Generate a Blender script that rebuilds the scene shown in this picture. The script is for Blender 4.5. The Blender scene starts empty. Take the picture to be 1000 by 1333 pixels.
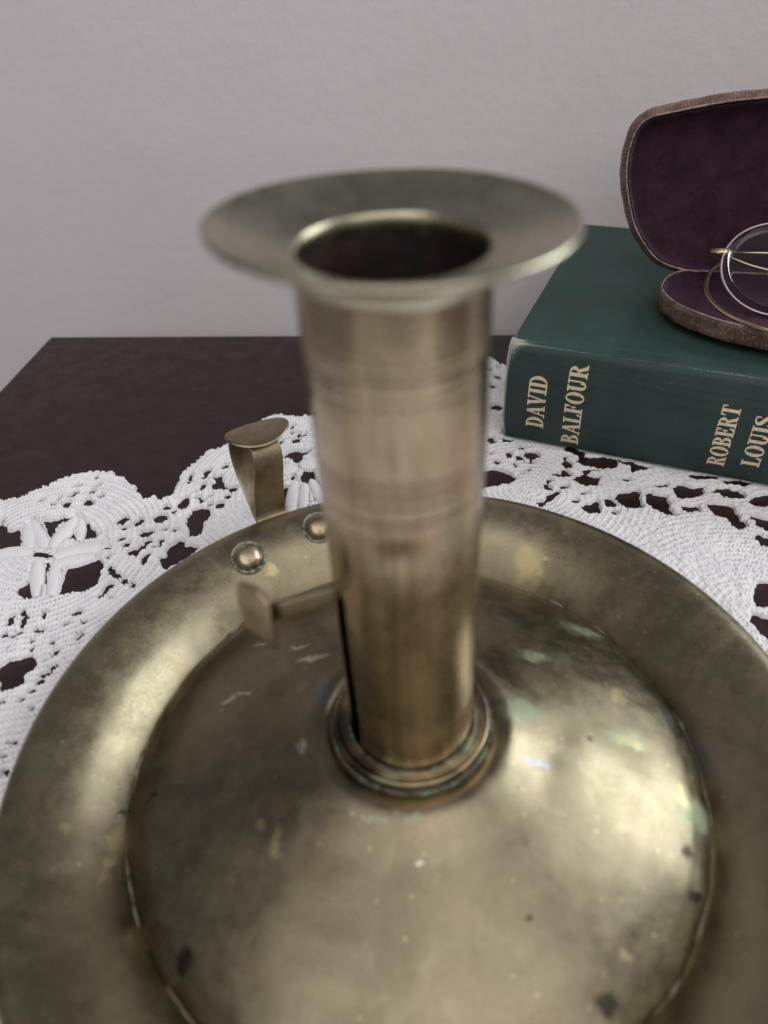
import bpy, math, random
import numpy as np
from mathutils import Vector, Matrix, noise as mnoise

# ------------------------------------------------------------------ camera, light, exposure
S = 0.01                                   # everything below is written in centimetres
scene = bpy.context.scene
R = math.radians

cam_data = bpy.data.cameras.new("camera")
cam = bpy.data.objects.new("camera", cam_data)
scene.collection.objects.link(cam)
cam_data.sensor_fit = 'HORIZONTAL'
cam_data.sensor_width = 36.0
cam_data.lens = 34.2
cam_data.clip_start = 0.005
cam_data.clip_end = 50.0
# world axes seen from the lens: a hand-held phone, pitched 40 degrees down with a small roll
AX = ((0.998099, -0.061638, 0.0), (-0.039549, -0.640405, 0.767018), (-0.047278, -0.765560, -0.641625))
M = Matrix(((AX[0][0], -AX[0][1], -AX[0][2], 0.0),
            (AX[1][0], -AX[1][1], -AX[1][2], 0.0),
            (AX[2][0], -AX[2][1], -AX[2][2], 15.91 * S),
            (0, 0, 0, 1)))
cam.matrix_world = M
cam_data.dof.use_dof = True
cam_data.dof.focus_distance = 0.245
cam_data.dof.aperture_fstop = 14.0
scene.camera = cam

world = bpy.data.worlds.new("World")
scene.world = world
world.use_nodes = True
bg = world.node_tree.nodes["Background"]
bg.inputs[0].default_value = (0.92, 0.90, 1.0, 1)
bg.inputs[1].default_value = 0.13

def area_lamp(name, loc, target, sx, sy, watts, color):
    l = bpy.data.lights.new(name, 'AREA')
    l.shape = 'RECTANGLE'; l.size = sx * S; l.size_y = sy * S
    l.energy = watts; l.color = color
    o = bpy.data.objects.new(name, l)
    scene.collection.objects.link(o)
    o.location = Vector(loc) * S
    o.rotation_euler = (Vector(target) - Vector(loc)).to_track_quat('-Z', 'Y').to_euler()
    return o

# daylight from a window to the right, and the soft light the room's ceiling gives back
area_lamp("window_light", (96, 40, 52), (0, 12, 0), 66, 80, 8.4, (0.93, 0.97, 1.0))
area_lamp("ceiling_light", (10, -110, 170), (0, 20, 5), 320, 260, 34.0, (1.0, 0.965, 0.95))

scene.view_settings.view_transform = 'Standard'
scene.view_settings.look = 'None'
scene.view_settings.exposure = 0.34
scene.view_settings.gamma = 1.0
scene.view_settings.use_curve_mapping = False
scene.render.engine = 'CYCLES'
scene.cycles.use_denoising = True
scene.cycles.max_bounces = 8
scene.cycles.sample_clamp_indirect = 6.0

# ------------------------------------------------------------------ helpers
COL = scene.collection
rng = np.random.default_rng(7)

def thing(name, label, cat, loc, group=None):
    o = bpy.data.objects.new(name, None)
    o.empty_display_size = 0.01
    COL.objects.link(o)
    o.location = Vector(loc) * S
    o['label'] = label; o['category'] = cat
    if group: o['group'] = group
    o['_org'] = tuple(float(v) for v in loc)
    return o

def mesh_obj(name, verts, faces, mat, parent=None, smooth=True, sharp=None, org=None):
    """verts in world centimetres; children of a thing are stored about that thing's base"""
    if org is None:
        org = (0, 0, 0)
        p = parent
        while p is not None and '_org' not in p: p = p.parent
        if p is not None: org = tuple(p['_org'])
    V = (np.asarray(verts, dtype=np.float64) - np.asarray(org)) * S
    me = bpy.data.meshes.new(name)
    if isinstance(faces, np.ndarray) and faces.ndim == 2:
        nf, k = faces.shape
        me.vertices.add(len(V)); me.vertices.foreach_set('co', V.astype(np.float32).ravel())
        me.loops.add(nf * k); me.loops.foreach_set('vertex_index', faces.astype(np.int32).ravel())
        me.polygons.add(nf); me.polygons.foreach_set('loop_start', np.arange(0, nf * k, k, dtype=np.int32))
        me.update(calc_edges=True)
    else:
        me.from_pydata([tuple(v) for v in V], [], [tuple(f) for f in faces])
        me.update()
    me.validate()
    me.polygons.foreach_set('use_smooth', [smooth] * len(me.polygons))
    me.materials.append(mat)
    o = bpy.data.objects.new(name, me)
    COL.objects.link(o)
    if parent is not None: o.parent = parent
    elif org != (0, 0, 0): o.location = Vector(org) * S
    if sharp is not None:
        try: me.set_sharp_from_angle(angle=R(sharp))
        except Exception: pass
    return o

def lathe(profile, segs, axis, disp=None, a0=0.0, a1=2 * math.pi, closed_profile=False):
    """profile [(r, z)] turned about a vertical axis at (x, y); disp(x, y, z, r, a) -> (dr, dz)"""
    full = abs(a1 - a0 - 2 * math.pi) < 1e-6
    n = segs if full else segs + 1
    V, F = [], []
    for j in range(n):
        a = a0 + (a1 - a0) * j / segs
        ca, sa = math.cos(a), math.sin(a)
        for r, z in profile:
            if disp:
                dr, dz = disp(r * ca, r * sa, z, r, a)
            else:
                dr = dz = 0.0
            V.append((axis[0] + (r + dr) * ca, axis[1] + (r + dr) * sa, z + dz))
    m = len(profile)
    for j in range(segs):
        k = (j + 1) % n
        for i in range(m - 1):
            F.append((j * m + i, k * m + i, k * m + i + 1, j * m + i + 1))
        if closed_profile:
            F.append((j * m + m - 1, k * m + m - 1, k * m, j * m))
    return V, F

def spline(pts, n, closed=False):
    """Catmull-Rom through points, n samples"""
    P = np.asarray(pts, dtype=float)
    m = len(P)
    out = []
    segs = m if closed else m - 1
    for i in range(n):
        t = i / n * segs if closed else i / (n - 1) * segs
        k = min(int(t), segs - 1); f = t - k
        g = lambda q: P[q % m] if closed else P[min(max(q, 0), m - 1)]
        p0, p1, p2, p3 = g(k - 1), g(k), g(k + 1), g(k + 2)
        out.append(0.5 * (2 * p1 + (p2 - p0) * f + (2 * p0 - 5 * p1 + 4 * p2 - p3) * f * f + (3 * p1 - p0 - 3 * p2 + p3) * f ** 3))
    return np.array(out)

def sweep(path, radius, sides=10, closed=False, flat=None):
    """round wire along a path; flat=(across, through, axis_vector) makes a strap instead"""
    P = np.asarray(path, dtype=float); n = len(P)
    V, F = [], []
    prev = None
    for i in range(n):
        a = P[(i - 1) % n] if closed or i > 0 else P[i]
        b = P[(i + 1) % n] if closed or i < n - 1 else P[i]
        t = b - a; t /= np.linalg.norm(t) + 1e-9
        if flat is not None:
            u = np.asarray(flat[2], float); u = u - t * (u @ t); u /= np.linalg.norm(u)
        else:
            u = prev if prev is not None else (np.array([0, 0, 1.0]) if abs(t[2]) < 0.9 else np.array([1.0, 0, 0]))
            u = u - t * (u @ t); u /= np.linalg.norm(u); prev = u
        w = np.cross(t, u)
        rr = radius[i] if hasattr(radius, '__len__') else radius
        for s in range(sides):
            ang = 2 * math.pi * s / sides
            if flat is not None:
                c, q = math.cos(ang), math.sin(ang)
                e = 0.22                                    # rounded rectangle
                cx = math.copysign(abs(c) ** e, c) * flat[0] * rr; qx = math.copysign(abs(q) ** e, q) * flat[1]
                V.append(P[i] + u * cx + w * qx)
            else:
                V.append(P[i] + (u * math.cos(ang) + w * math.sin(ang)) * rr)
    for i in range(n if closed else n - 1):
        k = (i + 1) % n
        for s in range(sides):
            F.append((i * sides + s, i * sides + (s + 1) % sides, k * sides + (s + 1) % sides, k * sides + s))
    if not closed:
        F.append(tuple(range(sides))[::-1]); F.append(tuple((n - 1) * sides + s for s in range(sides)))
    return V, F

def rounded_slab(x0, x1, y0, y1, z0, z1, b, steps=3):
    """box with rounded edges, as stacked rounded-rectangle rings"""
    V, F = [], []
    prof = []
    for i in range(steps + 1):
        a = math.pi / 2 * i / steps
        prof.append((b * (1 - math.sin(a)), z0 + b * (1 - math.cos(a))))
    prof += [(i_, z0 + z1 - z_) for i_, z_ in prof[::-1]]
    per = 4 * (steps + 1)
    for ins, z in prof:
        for cx, cy, a0 in ((x1 - b, y1 - b, 0), (x0 + b, y1 - b, 90), (x0 + b, y0 + b, 180), (x1 - b, y0 + b, 270)):
            for i in range(steps + 1):
                a = R(a0 + 90 * i / steps)
                V.append((cx + (b - ins) * math.cos(a), cy + (b - ins) * math.sin(a), z))
    for k in range(len(prof) - 1):
        for i in range(per):
            F.append((k * per + i, k * per + (i + 1) % per, (k + 1) * per + (i + 1) % per, (k + 1) * per + i))
    F.append(tuple(range(per))[::-1]); F.append(tuple((len(prof) - 1) * per + i for i in range(per)))
    return V, F

def vnoise(x, y, seed):
    """smooth value noise for arrays, 0..1"""
    xi = np.floor(x).astype(np.int64); yi = np.floor(y).astype(np.int64)
    fx = x - xi; fy = y - yi
    fx = fx * fx * (3 - 2 * fx); fy = fy * fy * (3 - 2 * fy)
    def h(a, b):
        k = (a * 374761393 + b * 668265263 + seed * 974634777) & 0xffffffff
        k = ((k ^ (k >> 13)) * 1274126177) & 0xffffffff
        return ((k ^ (k >> 16)) & 0xffff) / 65535.0
    return (h(xi, yi) * (1 - fx) + h(xi + 1, yi) * fx) * (1 - fy) + (h(xi, yi + 1) * (1 - fx) + h(xi + 1, yi + 1) * fx) * fy

# ------------------------------------------------------------------ material kit
class Mat:
    def __init__(s, name):
        s.m = bpy.data.materials.new(name); s.m.use_nodes = True
        s.t = s.m.node_tree; s.b = s.t.nodes['Principled BSDF']
        s.tc = s.t.nodes.new('ShaderNodeTexCoord')
    def n(s, kind, **kw):
        o = s.t.nodes.new('ShaderNode' + kind)
        for k, v in kw.items(): setattr(o, k, v)
        return o
    def link(s, a, b): s.t.links.new(a, b)
    def coord(s, scale=100.0, rot=(0, 0, 0), src='Object'):
        mp = s.n('Mapping')
        mp.inputs['Scale'].default_value = (scale,) * 3 if not hasattr(scale, '__len__') else scale
        mp.inputs['Rotation'].default_value = rot
        s.link(s.tc.outputs[src], mp.inputs['Vector'])
        return mp.outputs['Vector']
    def noise(s, vec, scale, detail=4, rough=0.55, dist=0.0):
        o = s.n('TexNoise'); o.inputs['Scale'].default_value = scale; o.inputs['Detail'].default_value = detail
        o.inputs['Roughness'].default_value = rough; o.inputs['Distortion'].default_value = dist
        s.link(vec, o.inputs['Vector']); return o.outputs['Fac']
    def rng(s, val, a, b, c=0.0, d=1.0, smooth=True):
        o = s.n('MapRange'); o.interpolation_type = 'SMOOTHSTEP' if smooth else 'LINEAR'
        s.link(val, o.inputs[0])
        for i, v in zip((1, 2, 3, 4), (a, b, c, d)): o.inputs[i].default_value = v
        return o.outputs[0]
    def mix(s, fac, a, b, mode='MIX'):
        o = s.n('Mix'); o.data_type = 'RGBA'; o.blend_type = mode
        if isinstance(fac, (int, float)): o.inputs[0].default_value = fac
        else: s.link(fac, o.inputs[0])
        for v, i in ((a, 6), (b, 7)):
            if isinstance(v, tuple): o.inputs[i].default_value = (*v, 1) if len(v) == 3 else v
            else: s.link(v, o.inputs[i])
        return o.outputs[2]
    def math(s, op, a, b=None):
        o = s.n('Math'); o.operation = op
        for v, i in ((a, 0), (b, 1)):
            if v is None: continue
            if isinstance(v, (int, float)): o.inputs[i].default_value = v
            else: s.link(v, o.inputs[i])
        return o.outputs[0]
    def bump(s, h, strength, dist, prev=None):
        o = s.n('Bump'); o.inputs['Strength'].default_value = strength; o.inputs['Distance'].default_value = dist
        s.link(h, o.inputs['Height'])
        if prev is not None: s.link(prev, o.inputs['Normal'])
        return o.outputs['Normal']
    def out(s, color=None, rough=None, normal=None, metal=None, **kw):
        for v, k in ((color, 'Base Color'), (rough, 'Roughness'), (normal, 'Normal'), (metal, 'Metallic')):
            if v is None: continue
            if isinstance(v, (int, float)): s.b.inputs[k].default_value = v
            elif isinstance(v, tuple): s.b.inputs[k].default_value = (*v, 1)
            else: s.link(v, s.b.inputs[k])
        for k, v in kw.items(): s.b.inputs[k.replace('_', ' ')].default_value = v
        return s.m

SPOT_TINT = {'g': (0.30, 0.40, 0.25), 'y': (0.62, 0.52, 0.27), 'w': (0.70, 0.68, 0.58), 'd': (0.016, 0.016, 0.015), 'b': (0.20, 0.21, 0.26)}
def brass(name, light=(0.35, 0.30, 0.19), dark=(0.20, 0.165, 0.105), rough=(0.30, 0.50), spots=(), speck=0.5, balance=(0.36, 0.66), green=0.35, streak=0.0):
    k = Mat(name)
    v = k.coord(100.0)                                     # centimetres about the candlestick's foot
    big = k.noise(v, 0.42, 5, 0.62, 0.6)
    mid = k.noise(v, 1.9, 6, 0.65, 0.3)
    fine = k.noise(v, 14.0, 4, 0.6)
    mixv = k.math('ADD', k.math('MULTIPLY', big, 0.72), k.math('MULTIPLY', mid, 0.28))
    f = k.rng(mixv, *balance)
    col = k.mix(f, dark, light)
    tint = k.rng(k.noise(v, 0.9, 3, 0.5, 0.8), 0.52, 0.72)
    col = k.mix(k.math('MULTIPLY', tint, green), col, (0.31, 0.31, 0.20))
    pink = k.rng(k.noise(v, 0.7, 3, 0.5, 0.2), 0.56, 0.74)
    col = k.mix(k.math('MULTIPLY', pink, 0.22), col, (0.36, 0.24, 0.17))
    if streak:                                             # the tube's vertical reflection bands, painted into its colour light and dark
        mp_ = k.n('Mapping'); mp_.inputs['Scale'].default_value = (1.7, 1.7, 0.10); k.link(v, mp_.inputs['Vector'])
        sk = k.noise(mp_.outputs[0], 1.0, 4, 0.6, 0.4)
        col = k.mix(k.math('MULTIPLY', k.rng(sk, 0.36, 0.50, 1.0, 0.0), streak), col, (0.23, 0.185, 0.115))
        col = k.mix(k.math('MULTIPLY', k.rng(sk, 0.52, 0.66), streak), col, (0.62, 0.48, 0.35))
    ro = k.rng(k.math('ADD', k.math('MULTIPLY', mid, 0.6), k.math('MULTIPLY', fine, 0.4)), 0.35, 0.65, rough[0], rough[1])
    # dark corrosion pits and pale flecks
    vor = k.n('TexVoronoi'); vor.inputs['Scale'].default_value = 5.5; k.link(v, vor.inputs['Vector'])
    sel = k.rng(k.noise(v, 1.3, 2), 0.45, 0.62)
    pit = k.math('MULTIPLY', k.rng(vor.outputs['Distance'], 0.05, 0.17, 1.0, 0.0), k.math('MULTIPLY', sel, speck))
    col = k.mix(pit, col, (0.07, 0.055, 0.035))
    vor2 = k.n('TexVoronoi'); vor2.inputs['Scale'].default_value = 1.9; k.link(v, vor2.inputs['Vector'])
    fleck = k.math('MULTIPLY', k.rng(vor2.outputs['Distance'], 0.04, 0.13, 1.0, 0.0), speck * 0.7)
    col = k.mix(fleck, col, (0.55, 0.48, 0.31))
    vor3 = k.n('TexVoronoi'); vor3.inputs['Scale'].default_value = 13.0; k.link(v, vor3.inputs['Vector'])
    sel3 = k.rng(k.noise(v, 0.8, 3), 0.36, 0.60)
    pit3 = k.math('MULTIPLY', k.rng(vor3.outputs['Distance'], 0.10, 0.27, 1.0, 0.0), k.math('MULTIPLY', sel3, speck * 0.75))
    col = k.mix(pit3, col, (0.075, 0.06, 0.04))
    metal = None
    if spots:
        wn = k.n('TexNoise'); wn.inputs['Scale'].default_value = 2.6; wn.inputs['Detail'].default_value = 4; k.link(v, wn.inputs['Vector'])
        sub = k.n('VectorMath', operation='SUBTRACT'); k.link(wn.outputs['Color'], sub.inputs[0]); sub.inputs[1].default_value = (0.5, 0.5, 0.5)
        sc = k.n('VectorMath', operation='SCALE'); k.link(sub.outputs[0], sc.inputs[0]); sc.inputs['Scale'].default_value = 0.55
        ad = k.n('VectorMath', operation='ADD'); k.link(v, ad.inputs[0]); k.link(sc.outputs[0], ad.inputs[1])
        acc = {}
        for kind, x, y, rx, ry in spots:
            mp = k.n('Mapping'); mp.vector_type = 'TEXTURE'
            mp.inputs['Location'].default_value = (x, y, 0); mp.inputs['Scale'].default_value = (rx * 1.25, ry * 1.25, 1000.0)
            k.link(ad.outputs[0], mp.inputs['Vector'])
            ln = k.n('VectorMath', operation='LENGTH'); k.link(mp.outputs[0], ln.inputs[0])
            d = k.rng(ln.outputs['Value'], 0.30, 1.15, 1.0, 0.0)
            acc[kind] = d if kind not in acc else k.math('MAXIMUM', acc[kind], d)
        for kind, d in acc.items():
            amt = {'g': 0.58, 'y': 0.60, 'w': 0.75, 'd': 0.85, 'b': 0.65}[kind]
            dm = k.math('MULTIPLY', d, k.math('MULTIPLY', k.rng(mid, 0.25, 0.6, 0.55, 1.0), amt))
            col = k.mix(dm, col, SPOT_TINT[kind])
            if kind == 'g':
                ro = k.math('MAXIMUM', ro, k.math('MULTIPLY', dm, 0.95))
                inv = k.math('SUBTRACT', 1.0, k.math('MULTIPLY', dm, 0.7))
                metal = inv if metal is None else k.math('MULTIPLY', metal, inv)
    nb = k.bump(k.noise(v, 0.9, 2, 0.45), 0.28, 0.0006)
    nb = k.bump(k.noise(v, 9.0, 5, 0.65), 0.13, 0.00012, nb)
    nb = k.bump(k.noise(v, 45.0, 2, 0.5), 0.10, 0.00004, nb)
    # scratches from years of rubbing, in two slanting directions
    for ang, st_ in ((35, 0.26), (-52, 0.20)):
        sc_ = k.n('Mapping'); sc_.inputs['Rotation'].default_value = (0.3, 0.2, R(ang)); sc_.inputs['Scale'].default_value = (1.2, 34.0, 34.0)
        k.link(v, sc_.inputs['Vector'])
        nb = k.bump(k.noise(sc_.outputs[0], 1.0, 3, 0.7), st_, 0.00005, nb)
    return k.out(col, ro, nb, metal if metal is not None else 1.0)

# ------------------------------------------------------------------ materials
def m_wall():
    k = Mat('painted_wall'); v = k.coord(100.0)
    c = k.mix(k.rng(k.noise(v, 0.05, 3), 0.35, 0.65), (0.685, 0.64, 0.65), (0.715, 0.665, 0.675))
    c = k.mix(k.math('MULTIPLY', k.rng(k.noise(v, 6.0, 3), 0.4, 0.7), 0.12), c, (0.65, 0.595, 0.61))
    n = k.bump(k.noise(v, 2.2, 4, 0.6), 0.40, 0.0005)
    n = k.bump(k.noise(v, 0.5, 3, 0.6, 0.5), 0.13, 0.0014, n)
    return k.out(c, 0.75, n)
def m_table():
    k = Mat('dark_stained_wood'); v = k.coord((14.0, 120.0, 120.0), rot=(0, 0, R(7.1)))
    g = k.noise(v, 1.6, 6, 0.62, 0.8)
    v2 = k.coord(100.0)
    c = k.mix(k.rng(g, 0.35, 0.7), (0.022, 0.0105, 0.011), (0.034, 0.016, 0.016))
    vd = k.n('TexVoronoi'); vd.inputs['Scale'].default_value = 1.1; k.link(v2, vd.inputs['Vector'])
    dust = k.math('MULTIPLY', k.rng(vd.outputs['Distance'], 0.015, 0.05, 1.0, 0.0), 0.25)
    c = k.mix(dust, c, (0.30, 0.25, 0.24))
    ro = k.rng(k.noise(v2, 1.2, 4), 0.3, 0.7, 0.36, 0.50)
    return k.out(c, ro, k.bump(g, 0.12, 0.0002), Specular_IOR_Level=0.24)
def m_cotton():
    k = Mat('white_crochet_cotton'); v = k.coord(100.0)
    c = k.mix(k.rng(k.noise(v, 0.8, 4), 0.35, 0.7), (0.74, 0.73, 0.745), (0.81, 0.80, 0.805))
    n = k.bump(k.noise(v, 34.0, 3, 0.6), 0.55, 0.00016)
    return k.out(c, 0.95, n, Sheen_Weight=0.15, Specular_IOR_Level=0.1)
def m_cloth(name, base=(0.0215, 0.048, 0.041), worn=(0.32, 0.36, 0.29)):
    k = Mat(name); v = k.coord(100.0)
    w1 = k.n('TexWave'); w1.wave_type = 'BANDS'; w1.bands_direction = 'Z'
    vr = k.coord(100.0, rot=(0, 0, R(25.5)))
    def weave(direction, scale):
        w = k.n('TexWave'); w.wave_type = 'BANDS'; w.bands_direction = direction
        w.inputs['Scale'].default_value = scale; w.inputs['Distortion'].default_value = 1.2; w.inputs['Detail'].default_value = 2
        k.link(vr, w.inputs['Vector']); return w.outputs['Fac']
    wx = weave('X', 7.0); wz = weave('Z', 7.0); wy = weave('Y', 7.0)
    wv = k.math('ADD', k.math('MULTIPLY', wx, 0.5), k.math('ADD', k.math('MULTIPLY', wz, 0.5), k.math('MULTIPLY', wy, 0.5)))
    blot = k.noise(v, 0.6, 5, 0.6, 0.4)
    c = k.mix(k.rng(blot, 0.3, 0.7), tuple(x * 0.82 for x in base), tuple(x * 1.22 for x in base))
    c = k.mix(k.math('MULTIPLY', k.rng(wv, 0.6, 1.2), 0.22), c, tuple(x * 2.0 + 0.01 for x in base))
    at = k.n('Attribute'); at.attribute_name = 'wear'
    fib = k.noise(k.coord((100, 100, 100)), 24.0, 4, 0.75)
    wear = k.math('MULTIPLY', at.outputs['Fac'], 1.0)
    wf = k.rng(k.math('ADD', wear, k.math('MULTIPLY', fib, 0.9)), 0.86, 1.25)
    c = k.mix(wf, c, worn)
    vd = k.n('TexVoronoi'); vd.inputs['Scale'].default_value = 1.7; k.link(v, vd.inputs['Vector'])
    c = k.mix(k.math('MULTIPLY', k.rng(vd.outputs['Distance'], 0.02, 0.06, 1.0, 0.0), 0.4), c, (0.22, 0.26, 0.24))
    n = k.bump(wv, 0.35, 0.00010)
    n = k.bump(k.noise(v, 9.0, 3), 0.2, 0.0002, n)
    return k.out(c, k.rng(blot, 0.3, 0.7, 0.55, 0.72), n, Specular_IOR_Level=0.35)
def m_simple(name, a, b, scale, rough=0.6, metal=0.0, bump=0.2, bdist=0.0001, spec=0.5):
    k = Mat(name); v = k.coord(100.0)
    nz = k.noise(v, scale, 5, 0.6)
    return k.out(k.mix(k.rng(nz, 0.32, 0.68), a, b), rough, k.bump(nz, bump, bdist), metal, Specular_IOR_Level=spec)
def m_velvet():
    k = Mat('plum_velvet'); v = k.coord(100.0)
    nz = k.noise(v, 1.4, 5, 0.65, 0.5); f = k.noise(v, 40.0, 2)
    c = k.mix(k.rng(nz, 0.3, 0.7), (0.028, 0.0135, 0.022), (0.050, 0.022, 0.036))
    vd = k.n('TexVoronoi'); vd.inputs['Scale'].default_value = 3.2; k.link(v, vd.inputs['Vector'])
    lint = k.math('MULTIPLY', k.rng(vd.outputs['Distance'], 0.03, 0.10, 1.0, 0.0), k.math('MULTIPLY', k.rng(f, 0.4, 0.7), 0.35))
    c = k.mix(lint, c, (0.30, 0.24, 0.30))
    o = k.out(c, 1.0, k.bump(f, 0.5, 0.0002), Specular_IOR_Level=0.1, Sheen_Weight=0.55, Sheen_Roughness=0.35)
    k.b.inputs['Sheen Tint'].default_value = (0.50, 0.36, 0.46, 1)
    return o
def m_leather():
    k = Mat('ribbed_brown_leather'); v = k.coord(100.0)
    nz = k.noise(v, 1.1, 5, 0.65, 0.4); f = k.noise(v, 11.0, 4, 0.6)
    c = k.mix(k.rng(nz, 0.35, 0.68), (0.085, 0.046, 0.040), (0.20, 0.125, 0.092))
    c = k.mix(k.math('MULTIPLY', k.rng(f, 0.52, 0.7), 0.5), c, (0.38, 0.28, 0.20))
    return k.out(c, 0.5, k.bump(f, 0.3, 0.00025))
def m_glass():
    k = Mat('spectacle_glass')
    return k.out((0.96, 0.97, 0.98), 0.02, None, 0.0, Transmission_Weight=1.0, IOR=1.3)

MAT_WALL, MAT_TABLE, MAT_COTTON = m_wall(), m_table(), m_cotton()
MAT_CLOTH, MAT_SPINE = m_cloth('green_book_cloth'), m_cloth('green_spine_cloth', (0.022, 0.042, 0.038))
MAT_VELVET, MAT_LEATHER, MAT_LENS = m_velvet(), m_leather(), m_glass()
MAT_EDGE = m_simple('pale_worn_leather_edge', (0.16, 0.09, 0.085), (0.36, 0.26, 0.23), 5.0, 0.55, 0, 0.4, 0.0003)
MAT_GILT = m_simple('gilt_lettering', (0.62, 0.50, 0.32), (0.78, 0.66, 0.46), 9.0, 0.6, 0.1, 0.15)
MAT_PAGES = m_simple('aged_paper_edges', (0.46, 0.39, 0.27), (0.60, 0.53, 0.40), 6.0, 0.9)
MAT_WIRE = m_simple('gold_filled_wire', (0.62, 0.50, 0.30), (0.74, 0.63, 0.42), 3.0, 0.32, 1.0)
MAT_STEEL = m_simple('grey_metal_lens_rim', (0.40, 0.35, 0.355), (0.50, 0.44, 0.44), 3.0, 0.42, 0.9)
MAT_SOOT = m_simple('sooty_socket', (0.006, 0.005, 0.005), (0.030, 0.012, 0.009), 1.4, 0.55, 0.2, 0.5, 0.0004)

# ------------------------------------------------------------------ the wall and the table
EDGE = R(-7.1)
DE = np.array([math.cos(EDGE), math.sin(EDGE), 0]); NE = np.array([-math.sin(EDGE), math.cos(EDGE), 0])
CORNER = np.array([-16.17, 34.37, 0.0])                      # back left corner of the table top
def in_edge_frame(V):
    V = np.asarray(V, float)
    return CORNER + V[:, :1] * DE + V[:, 1:2] * NE + V[:, 2:] * np.array([[0, 0, 1.0]])
V, F = rounded_slab(-40, 64, 4.2, 10, -75, 24, 0.3)
w = mesh_obj('wall', in_edge_frame(V), F, MAT_WALL, smooth=False)
w['kind'] = 'structure'

table = thing('table', 'dark brown stained wooden table under the lace doily', 'table', (0, 10, -75))
V, F = rounded_slab(0, 84, -52, 0, -2.4, 0, 0.22)
mesh_obj('table_top', in_edge_frame(V), F, MAT_TABLE, table, smooth=True, sharp=40)
V, F = rounded_slab(1.6, 82.4, -50, -1.5, -75, -2.45, 0.3)
mesh_obj('cabinet_body', in_edge_frame(V), F, MAT_TABLE, table, smooth=True, sharp=40)

# ------------------------------------------------------------------ the crocheted doily
# table plan of the lace, hundredths of a centimetre (edge, holes); centimetres (eyelets: x, y, rx, ry; petals: from, to, half width)
LACE_EDGE = [(-1506,2012),(-1442,2056),(-1367,2075),(-1302,2086),(-1246,2125),(-1220,2150),(-1191,2174),(-1150,2198),(-1108,2213),(-1062,2222),(-1001,2207),(-978,2171),(-957,2179),(-928,2139),(-905,2123),(-885,2085),(-860,2043),(-831,2036),(-811,2047),(-786,2027),(-756,2041),(-733,2048),(-734,2087),(-727,2127),(-725,2178),(-703,2219),(-676,2265),(-654,2313),(-616,2319),(-587,2347),(-553,2406),(-499,2471),(-441,2521),(-405,2540),(-373,2519),(-317,2513),(-270,2513),(-192,2476),(-130,2425),(-38,2504),(60,2611),(180,2722),(342,2848),(434,2907),(481,2929),(518,2896),(556,2821),(638,2811)]
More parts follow.
